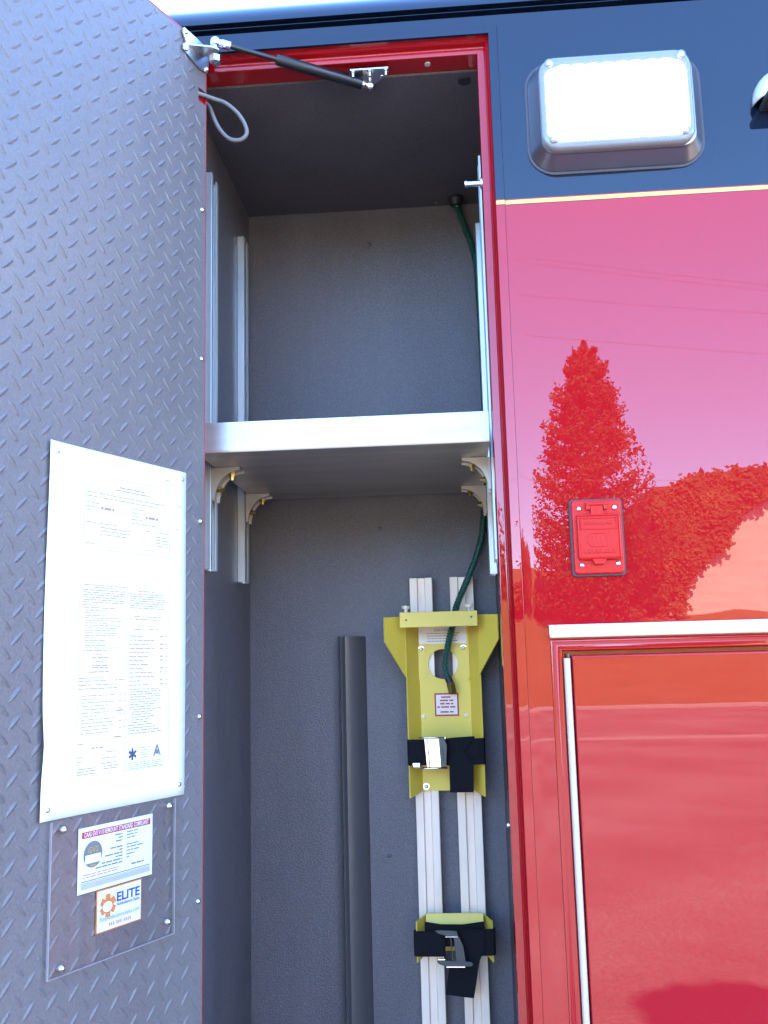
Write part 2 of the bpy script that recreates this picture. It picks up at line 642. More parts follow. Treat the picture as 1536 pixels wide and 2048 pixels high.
# roof with its drip groove and rounded edge
m = MB()
prof = [(0.0, 2.6152), (0.011, 2.617), (0.011, 2.6225), (-0.002, 2.6235), (-0.002, 2.6243), (0.011, 2.6255), (0.011, 2.6315), (-0.004, 2.6325)]
Rr = 0.085
for k in range(1, 15):
    a = math.radians(13 + 77 * k / 14)
    prof.append((-0.004 + Rr * (math.cos(math.radians(13)) - math.cos(a)), 2.6325 + Rr * (math.sin(a) - math.sin(math.radians(13)))))
prof += [(1.15, 2.705), (2.22, 2.6925), (2.27, 2.675), (2.30, 2.63), (2.30, 2.60)]
A = [m.v((-1.25, y, z)) for y, z in prof]
B = [m.v((3.2, y, z)) for y, z in prof]
for i in range(len(prof) - 1):
    m.bm.faces.new((A[i], B[i], B[i + 1], A[i + 1]))
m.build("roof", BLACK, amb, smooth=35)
m = MB()
m.face([(-1.25, 2.3, 0.45), (3.2, 2.3, 0.45), (3.2, 2.3, 2.60), (-1.25, 2.3, 2.60)])
m.face([(-1.25, 0.003, 0.45), (-1.25, 2.3, 0.45), (-1.25, 2.3, 2.62), (-1.25, 0.003, 2.62)])
m.face([(3.2, 0.003, 0.45), (3.2, 2.3, 0.45), (3.2, 2.3, 2.62), (3.2, 0.003, 2.62)])
m.face([(-1.25, 0.003, 0.45), (3.2, 0.003, 0.45), (3.2, 2.3, 0.45), (-1.25, 2.3, 0.45)])
m.build("far_panel", RED, amb)

# gold stripe with its red pin line, crossing skin and frame
m = MB()
zb = SPLIT


def stripe(z0, z1, off, mi):
    prevs = None
    for x in [HX1 + 0.0005] + cxs + [0.1295, 0.3, 3.2]:
        cur = (m.v((x, yskin(x, 2.3) - off, z0)), m.v((x, yskin(x, 2.3) - off, z1)))
        if prevs:
            f_ = m.bm.faces.new((prevs[0], cur[0], cur[1], prevs[1]))
            f_.material_index = mi
            f_.smooth = True
        prevs = cur
    m.face([(OX1 + .0185, -0.0021, z0), (OX1 + FW - .0003, -0.0021, z0), (OX1 + FW - .0003, -0.0021, z1), (OX1 + .0185, -0.0021, z1)], mi)
    m.face([(-1.25, -off, z0), (HX0 - .001, -off, z0), (HX0 - .001, -off, z1), (-1.25, -off, z1)], mi)


stripe(zb + 0.0005, zb + 0.0072, 0.0006, 0)
stripe(zb + 0.0073, zb + 0.0087, 0.0006, 1)
m.build("gold_stripe", [GOLD, RED], amb)


# frame of the tall opening: mitred loop of one profile
def loop_frame(profile, x0, x1, z0, z1, zcuts=()):
    m = MB()

    def ring(o, y):
        pts = [(x0 - o, z0 - o), (x1 + o, z0 - o)]
        pts += [(x1 + o, zc) for zc in zcuts]
        pts += [(x1 + o, z1 + o), (x0 - o, z1 + o)]
        pts += [(x0 - o, zc) for zc in reversed(zcuts)]
        return [m.v((x, y, z)) for x, z in pts]
    rings = [ring(*p) for p in profile]
    for k, (A, B) in enumerate(zip(rings, rings[1:])):
        L = len(A)
        for i in range(L):
            f_ = m.bm.faces.new((A[i], A[(i + 1) % L], B[(i + 1) % L], B[i]))
            cz = f_.calc_center_median().z
            if profile[k][1] < 0.004 and profile[k + 1][1] < 0.004 and cz > SPLIT:
                f_.material_index = 1
    return m


PROF = [(0.0, 0.063), (0.0, 0.027), (0.0006, 0.0245), (0.002, 0.0235), (0.0095, 0.0235), (0.0112, 0.0225), (0.0122, 0.0195), (0.0128, 0.0145),
        (0.0142, 0.0125), (0.0160, 0.0135), (0.0172, 0.012), (0.0176, 0.003), (0.0179, -0.0005), (0.0184, -0.0015), (0.0310, -0.0015), (0.0316, -0.0011), (FW, 0.0005), (FW, 0.006)]
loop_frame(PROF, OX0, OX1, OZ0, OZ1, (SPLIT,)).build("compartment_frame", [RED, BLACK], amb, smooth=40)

# compartment liner
CX0, CX1, CY0, CY1, CZ0, CZ1 = -0.417, 0.079, 0.063, 0.53, 0.79, 2.561
m = MB()
t = 0.004
m.box(CX0 - t, CX1 + t, CY1, CY1 + t, CZ0 - t, CZ1 + t)                 # back
m.box(CX0 - t, CX0, CY0, CY1 - .0005, CZ0, CZ1)                         # left
m.box(CX1, CX1 + t, CY0, CY1 - .0005, CZ0, CZ1)                         # right
m.box(CX0 - t, CX1 + t, CY0, CY1 - .0005, CZ1 + .0002, CZ1 + t)         # ceiling
m.box(CX0 - t, CX1 + t, CY0, CY1 - .0005, CZ0 - t, CZ0 - .0002)         # floor
m.box(CX0 - t, OX0 - 0.0005, 0.058, 0.0625, CZ0, CZ1)                   # front returns beside the frame
m.box(OX1 + 0.0005, CX1 + t, 0.058, 0.0625, CZ0, CZ1)
liner = m.build("compartment_liner", LINER, amb)
for (x, z, r) in ((-0.1582, 2.4832, .0045), (-0.1495, 1.8717, .0045), (-0.1465, 1.235, .0045)):
    m = MB()
    m.tube([(x, CY1 + .001, z), (x, CY1 - .0018, z)], r + .0022, 14)
    m.dome((x, CY1 - .0015, z), (0, -1, 0), r, 0.003)
    m.build("bolt", LINER, liner)
m = MB()
m.dome((-0.012, 0.515, CZ1), (0, 0, -1), .0045, .004)
m.build("bolt", SHADEGREY, liner)
m = MB()
m.tube([(0.045, 0.085, CZ1 + .001), (0.045, 0.085, CZ1 - .003)], .011, 16)
m.build("grommet", RUBBER, liner)
m = MB()
m.tube([(-0.0154, 0.040, OZ1 + .001), (-0.0154, 0.040, OZ1 - .0022)], .0048, 14)
m.build("plug_button", CREAM, amb)

# dark grey corner guard strip standing on the back wall
m = MB()
m.prism([(-0.2365, 0.5295), (-0.2365, 0.499), (-0.2335, 0.4975), (-0.2325, 0.499), (-0.2318, 0.507), (-0.2285, 0.507), (-0.222, 0.502), (-0.205, 0.506),
         (-0.190, 0.519), (-0.1835, 0.5295)], 0.79, 1.655, 'Z')
m.build("guard_strip", SHADEGREY, amb, smooth=40)

# small hardware on the right jamb
m = MB()
m.tube([(0.066, 0.055, 2.359), (0.0625, 0.055, 2.359), (0.0622, 0.055, 2.359)], [.0095, .0095, .006], 18)
m.tube([(0.0622, 0.055, 2.359), (0.041, 0.055, 2.3592)], .0048, 18)
m.tube([(0.041, 0.055, 2.3592), (0.0375, 0.055, 2.3592)], [.0062, .0058], 18)
m.build("door_switch", STEEL, amb)
for z in (1.3596,):
    m = MB()
    m.dome((OX1 + .0005, 0.09, z), (-1, 0, 0), .0045, .0045)
    m.tube([(OX1 + .013, 0.09, z), (OX1 + .0002, 0.09, z)], .0035, 10)
    m.build("rivet", STEEL, amb)


# shelf tracks: slotted channels on both side walls
def track(xin, side, y0, y1):
    m = MB()
    s = side           # +1: channel on the left wall, opens to +X
    xw = xin - s * 0.014
    a, b = min(xin, xw), max(xin, xw)
    lip = 0.0125
    z0, z1 = 1.762, 2.465
    m.box(a, b, y0, y0 + .0025, z0, z1, .0006, 1)
    m.box(a, b, y1 - .0025, y1, z0, z1, .0006, 1)
    wx0, wx1 = (xw, xw + .0025) if s > 0 else (xw - .0025, xw)
    m.box(wx0, wx1, y0 + .0026, y1 - .0026, z0, z1)
    fx0, fx1 = (xin - .0025, xin) if s > 0 else (xin, xin + .0025)
    m.box(fx0, fx1, y0 + .0026, y0 + lip, z0, z1, .0006, 1)
    m.box(fx0, fx1, y1 - lip, y1 - .0026, z0, z1, .0006, 1)
    return m.build("shelf_track", ALU, amb)


XL, XR = -0.403, OX1 + .0003
track(XL, 1, 0.158, 0.205)
track(XL, 1, 0.418, 0.459)
track(XR, -1, 0.158, 0.205)
track(XR, -1, 0.418, 0.459)

# ---------------------------------------------------------------- lower right door
ld = part("lower_door", amb, (0.47, 0.0, 0.83))
m = loop_frame([(0.0, 0.02), (0.0, 0.002), (0.0008, -0.0012), (0.0022, -0.0024), (0.0075, -0.0024), (0.0095, -0.0015), (0.0112, -0.0022), (0.0150, -0.0024), (0.0168, -0.0012), (0.0172, 0.004)],
               0.1482, 0.783, 0.815, 1.6112)
m.build("door_frame", RED, ld, smooth=40)
m = MB()
m.box(0.1482, 0.783, 0.018, 0.020, 0.81, 1.6112)
m.build("door_recess", RED, ld)
m = MB()
m.box(0.1600, 0.777, -0.0035, 0.012, 0.822, 1.6058, 0.0038, 4)
m.build("door_skin", RED, ld, smooth=40)
m = MB()
z = 0.84
while z < 1.60:
    z1 = min(z + 0.0255, 1.6015)
    m.tube([(0.1530, -0.0038, z), (0.1530, -0.0038, z1)], .0047, 18)
    z += 0.02565
m.box(0.1497, 0.1515, -0.003, 0.004, 0.84, 1.6015)
m.build("piano_hinge", HINGE, ld)
m = MB()
m.tube([(0.1555, -0.001, 1.602), (0.1555, -0.001, 1.608)], .0015, 8)
m.build("hinge_pin", SHADEGREY, ld)

# white drip rail over the lower door
m = MB()
m.prism([(0.0, 1.6492), (-0.010, 1.6480), (-0.012, 1.6470), (-0.012, 1.6330), (-0.0105, 1.6315), (-0.008, 1.6305), (-0.008, 1.6325), (0.0, 1.6335)], LX0 - .0005, 0.80, 'X')
m.build("drip_rail", WHITE, amb, smooth=40)

# ---------------------------------------------------------------- scene lamp
lamp = part("scene_light", amb, (0.27, 0.0, 2.338))
bx0, bx1, bz0, bz1 = 0.137, 0.402, 2.338, 2.522
m = MB()
m.rrect(bx0, bx1, bz0, bz1, .040, [(0.0, -.002), (-.0022, -.0018), (-.0028, 0), (-.0028, .0015)], 8, cap=True)
m.build("gasket", GASKET, lamp, smooth=40)
m = MB()
m.rrect(bx0 + .002, bx1 - .002, bz0 + .002, bz1 - .002, .038,
        [(-.0028, 0), (-.0040, .0002), (-.0052, .0010), (-.0270, .0140), (-.0285, .0146), (-.0300, .0146), (-.0315, .0158), (-.0325, .019)], 8)
m.build("bezel", BEZEL, lamp, smooth=32)
m = MB()
lx0, lx1, lz0, lz1 = bx0 + .016, bx1 - .021, bz0 + .016, bz1 - .016
m.rrect(lx0, lx1, lz0, lz1, .026, [(-.0325, 0), (-.038, 0), (-.043, .0012), (-.0455, .0045), (-.0465, .009)], 8)
m.build("lens", LENS, lamp, smooth=40)
m = MB()
# scalloped lit field of LEDs behind the lens front
ex0, ex1, ez0, ez1 = lx0 + .010, lx1 - .010, lz0 + .012, lz1 - .020
pts = []
nsc = 8
for k in range(nsc):
    for j in range(6):
        a = math.pi * (1 - j / 6)
        cx = lerp(ex0 + .018, ex1 - .018, (k + .5) / nsc)
        hw = (ex1 - ex0 - .036) / nsc / 2
        pts.append((cx + hw * math.cos(a), ez1 - .0015 + .004 * math.sin(a)))
for (qx, qz, a0) in ((ex1 - .018, ez1 - .018, 60), (ex1 - .018, ez0 + .018, 0), (ex0 + .018, ez0 + .018, -90), (ex0 + .018, ez1 - .018, -180)):
    for j in range(7):
        a = math.radians(a0 - (60 if a0 in (60, -180) else 90) * j / 6)
        pts.append((qx + .018 * math.cos(a), qz + .018 * math.sin(a)))
m.prism(pts, -.0463, -.0472, 'Y')
m.build("led_panel", LED, lamp)
for (x, z) in ((lx0 + .017, lz1 - .012), (lx1 - .015, lz1 - .012), (lx0 + .018, lz0 + .016), (lx1 - .017, lz0 + .017)):
    m = MB()
    m.tube([(x, -.045, z), (x, -.0478, z), (x, -.0484, z)], [.0068, .0068, .0062], 18)
    m.dome((x, -.0484, z), (0, -1, 0), .0042, .0016, mi=1)
    m.build("screw", [LENS, ZINC], lamp)

# hooded marker lamp at the right
hood = part("marker_lamp", amb, (0.515, 0.0, 2.38))
m = MB()
cx, cz0, Rx, Rz, Ry = 0.520, 2.428, 0.042, 0.054, 0.050
nA, nB = 16, 8
rings = []
for j in range(nB + 1):
    b = math.pi / 2 * j / nB
    ring = []
    for i in range(nA + 1):
        a = math.pi * i / nA
        ring.append(m.v((cx - Rx * math.cos(a) * math.cos(b * .999) if j < nB else cx, -Ry * math.sin(b), cz0 + Rz * math.sin(a) * math.cos(b * .999) if j < nB else cz0)))
    rings.append(ring)
for A, B in zip(rings, rings[1:]):
    for i in range(nA):
        try:
            m.bm.faces.new((A[i], A[i + 1], B[i + 1], B[i])).smooth = True
        except ValueError:
            pass
bmesh.ops.remove_doubles(m.bm, verts=m.bm.verts, dist=1e-5)
m.build("hood", CHROME, hood, solid=0.002)
m = MB()
m.box(cx - .032, cx + .032, -.050, 0.0, cz0 - .010, cz0 + .002, .004)
m.build("lens", RUBBER, hood)
m = MB()
m.dome((cx - .033, -.022, cz0 + .010), (-1, -.4, .3), .0022, .0015)
m.build("screw", SHADEGREY, hood)

# ---------------------------------------------------------------- shore power inlet
inl = part("power_inlet", amb, (0.206, 0.0, 1.7175))
ix0, ix1, iz0, iz1 = 0.1675, 0.2440, 1.7165, 1.8290
m = MB()
m.rrect(ix0, ix1, iz0, iz1, .006, [(0.0, 0), (-.003, 0), (-.004, .0008)], 5)
m.build("gasket", GASKET, inl, smooth=40)
m = MB()
m.rrect(ix0 + .0028, ix1 - .0024, iz0 + .0028, iz1 - .0020, .005, [(-.004, 0), (-.0075, .0002), (-.0092, .0014), (-.0098, .003)], 5)
m.build("cover_plate", PLAST_RED, inl, smooth=40)
cxm = (ix0 + ix1) / 2 - .0005
m = MB()
px0, px1, pz0, pz1 = ix0 + .0085, ix1 - .0055, iz0 + .0225, iz0 + .0895
m.rrect(px0, px1, pz0, pz1, .005, [(-.0098, 0), (-.0145, .0002), (-.0162, .0015), (-.0166, .003), (-.0150, .0042)], 5)
# raised frame and tab
m.box(px0 + .0055, px1 - .0055, -.0162, -.015, pz1 - .0235, pz1 - .0215, .0004, 1)
m.box(px0 + .0055, px1 - .0055, -.0162, -.015, pz1 - .0075, pz1 - .0060, .0004, 1)
m.box(px0 + .0055, px0 + .0070, -.0162, -.015, pz1 - .0214, pz1 - .0076, .0004, 1)
m.box(px1 - .0070, px1 - .0055, -.0162, -.015, pz1 - .0214, pz1 - .0076, .0004, 1)
m.prism([(cxm - .0100, pz0 + .001), (cxm + .0100, pz0 + .001), (cxm + .0065, pz0 - .0062), (cxm - .0065, pz0 - .0062)], -.0185, -.0100, 'Y')
lid = m.build("flap_lid", PLAST_RED, inl, smooth=40)
# embossed worn lettering blocks on the flap: frame with a circled device and a line below
m = MB()
random.seed(3)
x = px0 + .011
while x < px1 - .012:
    wd = random.choice((.0022, .0028, .0034))
    m.box(x, x + wd * .55, -.0157, -.0149, pz1 - .0165, pz1 - .0120, .0003, 1)
    x += wd
for (a, b) in ((0.0, 360),):
    ring_o = [(cxm + .0135 * math.copysign(abs(math.cos(q)) ** .5, math.cos(q)), pz0 + .0285 + .0095 * math.copysign(abs(math.sin(q)) ** .5, math.sin(q))) for q in [2 * math.pi * k / 28 for k in range(28)]]
    m.tube([(p[0], -.0150, p[1]) for p in ring_o + ring_o[:1]], .0007, 6, cap=False)
    m.tube([(cxm, -.0150, pz0 + .0225), (cxm, -.0150, pz0 + .0345)], .0008, 6)
    for sgn in (-1, 1):
        m.tube([(cxm + sgn * .0065, -.0150, pz0 + .0225), (cxm + sgn * .0065, -.0150, pz0 + .0345)], .0008, 6)
x = px0 + .010
while x < px1 - .009:
    wd = random.choice((.003, .0036, .0042))
    m.box(x, x + wd * .6, -.0157, -.0149, pz0 + .0095, pz0 + .0150, .0003, 1)
    x += wd
m.build("embossing", PLAST_RED, lid)
m = MB()
m.box(cxm - .0150, cxm - .0090, -.0165, -.009, iz1 - .0175, iz1 - .0065, .0012)
m.box(cxm + .0100, cxm + .0155, -.0165, -.009, iz1 - .0175, iz1 - .0065, .0012)
m.tube([(cxm - .0145, -.0145, iz1 - .0095), (cxm + .0150, -.0145, iz1 - .0095)], .0028, 10)
m.box(cxm - .0085, cxm + .0090, -.0155, -.010, pz1 - .002, iz1 - .0100, .0012)
m.build("flap_hinge", PLAST_RED, inl, smooth=40)
for (x, z) in ((ix0 + .0135, iz1 - .0150), (ix1 - .0125, iz1 - .0145), (ix0 + .0135, iz0 + .0160), (ix1 - .0120, iz0 + .0170)):
    m = MB()
    m.dome((x, -.0098, z), (0, -1, 0), .0037, .0026)
    m.build("screw", STEEL, inl)

# ---------------------------------------------------------------- the open door
TH = 0.42494
P0 = Vector((-0.365, 0.0, 0.0))
DD = Vector((-math.sin(TH), -math.cos(TH), 0))
DN = Vector((math.cos(TH), -math.sin(TH), 0))


def D(u, h, v):
    """door coordinates: u from the hinge edge, h off the inner face, v height"""
    return P0 + DD * u + DN * h + Vector((0, 0, v))


DU0, DU1, DZ0, DZ1 = 0.0082, 0.455, 0.805, 2.5885
door = part("compartment_door", amb, tuple(D(0.2, 0, DZ0)))
m = MB(D)
NU0, NU1, NV0, NV1 = DU0, 0.0292, 2.4855, 2.5080     # cable notch
m.box(DU0, DU1, -0.048, -0.0052, DZ0, DZ1, 0.003, 2)
m.box(DU0, DU0 + .0026, -0.006, -0.0004, DZ0, DZ1 - .001, 0.0006, 1)
m.box(DU0 + .004, DU1, -0.006, -0.0004, DZ1 - .0045, DZ1 - .0005, 0.0006, 1)
m.build("door_shell", SHELLRED, door, smooth=40)
# tread plate with raised bars
m = MB(D)
tu0, tu1, tz0, tz1 = DU0 + .0029, DU1 - .004, DZ0 + .004, DZ1 - .0048
m.box(tu0, NU1, -.0050, 0, tz0, NV0)
m.box(tu0, NU1, -.0050, 0, NV1, tz1)
m.box(NU1, tu1, -.0050, 0, tz0, tz1)
bmesh.ops.remove_doubles(m.bm, verts=m.bm.verts, dist=1e-6)


def bar(mb, cu, cv, ang, L=0.0125, Wd=0.0036, H=0.0013):
    ca, sa = math.cos(ang), math.sin(ang)

    def q(a, b, h):
        return mb.v((cu + a * ca - b * sa, h, cv + a * sa + b * ca))
    base = [q(-L, 0, .00005), q(-L * .62, -Wd * .72, .00005), q(0, -Wd, .00005), q(L * .62, -Wd * .72, .00005),
            q(L, 0, .00005), q(L * .62, Wd * .72, .00005), q(0, Wd, .00005), q(-L * .62, Wd * .72, .00005)]
    r0, r1, r2 = q(-L * .55, 0, H * .85), q(0, 0, H), q(L * .55, 0, H * .85)
    for f_ in ((base[0], base[1], r0), (base[1], base[2], r1, r0), (base[2], base[3], r2, r1), (base[3], base[4], r2),
               (base[4], base[5], r2), (base[5], base[6], r1, r2), (base[6], base[7], r0, r1), (base[7], base[0], r0)):
        mb.bm.faces.new(f_)


pu, pv = 0.0333, 0.0318
i0 = int((tu0 - .1123) / pu) - 1
for i in range(i0, 14):
    for j in range(-56, 5):
        for k in range(2):
            cu, cv = .1123 + (i + .5 * k) * pu, 2.498 + (j + .5 * k) * pv
            if not (tu0 + .0095 < cu < tu1 - .009 and tz0 + .009 < cv < tz1 - .009):
                if not (tu0 + .004 < cu < tu1 - .004 and tz0 + .004 < cv < tz1 - .004):
                    continue
                bar(m, cu, cv, math.radians(-45 if k == 0 else 45), 0.005)
                continue
            if cu < NU1 + .010 and NV0 - .010 < cv < NV1 + .010:
                continue
            bar(m, cu, cv, math.radians(-45 if k == 0 else 45))
m.build("tread_plate", TREAD, door, fix=True)
for (u, v) in ((.0193, 2.305), (.0190, 2.0641), (.0198, 1.8144), (.0195, 1.5321), (.0205, 1.2804), (.0200, 1.03)):
    m = MB(D)
    m.dome((u, 0, v), (0, 1, 0), .0042, .0036)
    m.build("screw", STEEL, door)

# gas strut and its two brackets
br = part("door_bracket", door, tuple(D(.03, 0, 2.54)))
m = MB(D)
m.prism([(.0095, 2.556), (.0095, 2.583), (.036, 2.585), (.069, 2.586), (.0725, 2.578), (.064, 2.5635), (.0715, 2.5565), (.0705, 2.549), (.063, 2.546), (.030, 2.5385), (.0125, 2.5405)], .0016, .0042, 'Y')
m.build("plate", ZINC, br)
m = MB(D)
m.prism([(.058, .0042), (.022, .0042), (.018, .030), (.024, .036), (.033, .034)], 2.5625, 2.5650, 'Z')
m.build("tab", ZINC, br)
for (u, v) in ((.0655, 2.580), (.0655, 2.551), (.0150, 2.545), (.0140, 2.572)):
    m = MB(D)
    m.dome((u, .0042, v), (0, 1, 0), .0042, .0038)
    m.build("screw", STEEL, br)
m = MB(D)
m.tube([(.024, .029, 2.560), (.024, .029, 2.554), (.024, .029, 2.5535), (.024, .029, 2.543), (.024, .029, 2.5415)], [.005, .0085, .0095, .0095, .0065], 6)
m.tube([(.024, .029, 2.565), (.024, .029, 2.574)], .0035, 10)
m.build("stud_nut", STEEL, br)
ballA = D(.024, .029, 2.579)
hb = part("header_bracket", amb, (-0.11, 0.05, 2.545))
m = MB()
m.prism([(-0.1415, 0.0315), (-0.0795, 0.0315), (-0.0790, 0.042), (-0.0825, 0.050), (-0.105, 0.0735), (-0.118, 0.0735), (-0.1405, 0.050)], OZ1 - .0085, OZ1 - .0060, 'Z')
m.build("plate", ZINC, hb)
for (x, y) in ((-.1375, .0365), (-.110, .0365), (-.0835, .0365)):
    m = MB()
    m.tube([(x, y, OZ1 - .008), (x, y, OZ1 - .0115), (x, y, OZ1 - .012), (x, y, OZ1 - .018)], [.0045, .0045, .0028, .0026], 10)
    m.build("screw", STEEL, hb)
for (x, y) in ((-.131, .052), (-.091, .052)):
    m = MB()
    m.dome((x, y, OZ1 - .0085), (0, 0, -1), .0028, .002)
    m.build("rivet", STEEL, hb)
ballB = Vector((-0.1115, 0.058, 2.5440))
m = MB()
m.tube([(-.1115, .058, OZ1 - .008), (-.1115, .058, 2.548)], .0036, 10)
m.build("ball_stud", STEEL, hb)
gs = part("gas_strut", amb, tuple(ballB))
ax = (ballB - ballA).normalized()
m = MB()
pA = ballA + ax * .012
pM = ballA + (ballB - ballA) * 0.385
pB = ballB - ax * .014
m.tube([tuple(pA), tuple(pM)], .0042, 14)
m.build("rod", STRUTBLACK, gs)
m = MB()
m.tube([tuple(pM - ax * .001), tuple(pM + ax * .002), tuple(pB - ax * .002), tuple(pB)], [.0075, .0088, .0088, .008], 18)
m.build("cylinder", STRUTBLACK, gs)
for c, s_ in ((ballA, 1), (ballB, -1)):
    m = MB()
    m.sphere(tuple(c), .0082)
    m.tube([tuple(c), tuple(c + ax * s_ * .009), tuple(c + ax * s_ * .010), tuple(c + ax * s_ * .024)], [.0058, .0058, .0068, .0068], 14)
    m.build("end_socket", STEEL, gs)

# cable loop from the door notch to the jamb
m = MB()
c0 = D(.0300, -.003, 2.4985)
pts = [tuple(c0), tuple(D(.018, .0015, 2.4995)), (-0.3560, -.002, 2.5005), (-0.3400, .0, 2.4940), (-0.3225, .004, 2.4790), (-0.3115, .006, 2.4620), (-0.3075, .008, 2.4480), (-0.3105, .009, 2.4395),
       (-0.3210, .010, 2.4345), (-0.3370, .011, 2.4390), (-0.3520, .012, 2.4560), (-0.3620, .012, 2.4770), (-0.3690, .012, 2.4960), (-0.3800, .012, 2.508)]
m.tube(smooth_path(pts, 6), .0034, 12)
tag(m.build("cable_loop", CABLE), "grey cable looping from the notch in the open door to the jamb", "cable")


# ================================================================== THINGS IN THE COMPARTMENT
shelf = thing("shelf", "brushed aluminium shelf across the tall compartment on four curved brackets", "shelf", (-0.17, 0.28, 1.93))
m = MB()
sx0, sx1, sy0, sy1, szb, szt = -0.398, 0.0600, 0.057, 0.497, 1.9335, 1.9830
tk = .003
sec = [(sy0, szt), (sy0, szb + .006), (sy0 + .002, szb + .0015), (sy0 + .006, szb), (sy1, szb), (sy1, szt), (sy1 - tk, szt), (sy1 - tk, szb + tk), (sy0 + .007, szb + tk), (sy0 + tk, szb + .007), (sy0 + tk, szt - .0005)]
m.prism(sec, sx0, sx1, 'X')
for xa in (sx0, sx1 - tk):
    m.box(xa, xa + tk - .0002, sy0 + .0035, sy1 - .0035, szb + .0032, szt - .001)
m.build("tray", SHELFALU, shelf, smooth=40)


def bracket(xin, s, y0, y1):
    """quarter-arc corner bracket: side s=+1 grows to +X from the track face xin"""
    W_, H_ = 0.047, 0.054
    z1 = szb - .0006
    b = part("bracket", shelf, (xin, (y0 + y1) / 2, z1 - H_))
    m = MB()
    n = 10
    arc = []
    for k in range(n + 1):
        a = math.pi / 2 * k / n
        arc.append((xin + s * (W_ - (W_ - .006) * math.sin(a)), z1 - H_ + (H_ - .006) * math.cos(a) if True else 0))
    # arc from the tip under the shelf down to the track
    arc = [(xin + s * (W_ - (W_ - .005) * math.sin(math.pi / 2 * k / n)), z1 - .005 - (H_ - .005) * (1 - math.cos(math.pi / 2 * k / n))) for k in range(n + 1)]
    poly = [(xin + s * .0004, z1), (xin + s * W_, z1)] + arc + [(xin + s * .0004, z1 - H_)]
    m.prism(poly, y0, y0 + .004, 'Y')
    m.prism(poly, y1 - .004, y1, 'Y')
    # curved web between the cheeks, set back from the arc
    off = [(x - s * .006 * (i / n) - 0, z + .004 * (1 - i / n)) for i, (x, z) in enumerate(arc)]
    for (a, c) in zip(off, off[1:]):
        m.prism([a, c, (c[0] - s * .002, c[1] + .002), (a[0] - s * .002, a[1] + .002)], y0 + .0042, y1 - .0042, 'Y')
    m.build("gusset", CAST, b)
    ym = (y0 + y1) / 2
    m = MB()
    xb = xin + s * .030
    m.tube([(xb, ym, z1 - .004), (xb, ym, z1 - .013), (xb, ym, z1 - .0131), (xb, ym, z1 - .019)], [.0058, .0058, .0034, .003], 6)
    m.build("bolt", BRASS, b)
    m = MB()
    zb_ = z1 - .034
    m.tube([(xin + s * .004, ym, zb_), (xin + s * .012, ym, zb_), (xin + s * .0121, ym, zb_), (xin + s * .017, ym, zb_)], [.0058, .0058, .0034, .003], 6)
    m.build("bolt", BRASS, b)


bracket(XL + .0006, 1, 0.162, 0.201)
bracket(XL + .0006, 1, 0.421, 0.456)
bracket(XR - .0006, -1, 0.162, 0.201)
bracket(XR - .0006, -1, 0.421, 0.456)

# ---------------------------------------------------------------- oxygen cylinder bracket
oxy = thing("cylinder_bracket", "yellow green oxygen cylinder bracket with black straps on twin aluminium rails", "cylinder bracket", (-0.03, 0.5, 0.80))


def wall_rail(xa, xb):
    m = MB()
    wd = xb - xa
    l = wd * .34
    m.box(xa, xa + l, .497, .5298, .80, 1.7660, .0009, 1)
    m.box(xb - l, xb, .497, .5298, .80, 1.7660, .0009, 1)
    m.box(xa + l + .0003, xb - l - .0003, .503, .5298, .80, 1.7655)
    return m.build("rail", RAILALU, oxy)


wall_rail(-.0912, -.0468)
wall_rail(-.0122, .0338)

cr = part("upper_cradle", oxy, (-0.03, .49, 1.355))
PX0, PX1, PYc, PYo = -.0776, .0205, .4935, .455
QX0, QX1 = -.1005, .0392
WXa, WXb, WY = -.1368, .0767, .418
ZT, ZBm = 1.690, 1.3555
m = MB()
# centre plate with the round window
hc, hr = (-.0306, 1.5970), .0287
n = 32
ring = [(hc[0] + hr * math.cos(2 * math.pi * k / n), hc[1] + hr * math.sin(2 * math.pi * k / n)) for k in range(n)]
za, zc = 1.5650, 1.6290


def to_rect(p):
    dx, dz = p[0] - hc[0], p[1] - hc[1]
    sc = min(((PX1 - hc[0]) / dx if dx > 1e-9 else 1e9), ((PX0 - hc[0]) / dx if dx < -1e-9 else 1e9),
             ((zc - hc[1]) / dz if dz > 1e-9 else 1e9), ((za - hc[1]) / dz if dz < -1e-9 else 1e9))
    return (hc[0] + dx * sc, hc[1] + dz * sc)


outer = [to_rect(p) for p in ring]
corners = [(PX1, zc), (PX0, zc), (PX0, za), (PX1, za)]
for k in range(n):
    a, b = ring[k], ring[(k + 1) % n]
    A_, B_ = outer[k], outer[(k + 1) % n]
    poly = [a, A_]
    if abs(A_[0] - B_[0]) > 1e-7 and abs(A_[1] - B_[1]) > 1e-7:
        poly.append(min(corners, key=lambda c: (c[0] - A_[0]) ** 2 + (c[1] - A_[1]) ** 2 + (c[0] - B_[0]) ** 2 + (c[1] - B_[1]) ** 2))
    poly += [B_, b]
    m.face([(p[0], PYc, p[1]) for p in poly])
m.face([(PX0, PYc, zc), (PX1, PYc, zc), (PX1, PYc, ZT), (PX0, PYc, ZT)])
m.face([(PX0, PYc, ZBm + .004), (PX1, PYc, ZBm + .004), (PX1, PYc, za), (PX0, PYc, za)])
for (pa, qa, wa) in ((PX0, QX0, WXa), (PX1, QX1, WXb)):
    m.face([(pa, PYc, ZBm + .004), (pa, PYc, ZT), (qa, PYo, ZT - .001), (qa, PYo, ZBm - .004)])
    m.face([(qa, PYo, ZT - .001), (wa, WY, ZT - .0035), (wa, WY, 1.6405), (qa, PYo, 1.5745)])
bmesh.ops.remove_doubles(m.bm, verts=m.bm.verts, dist=1e-5)
m.build("cradle_plate", YELLOW, cr, solid=0.0025)
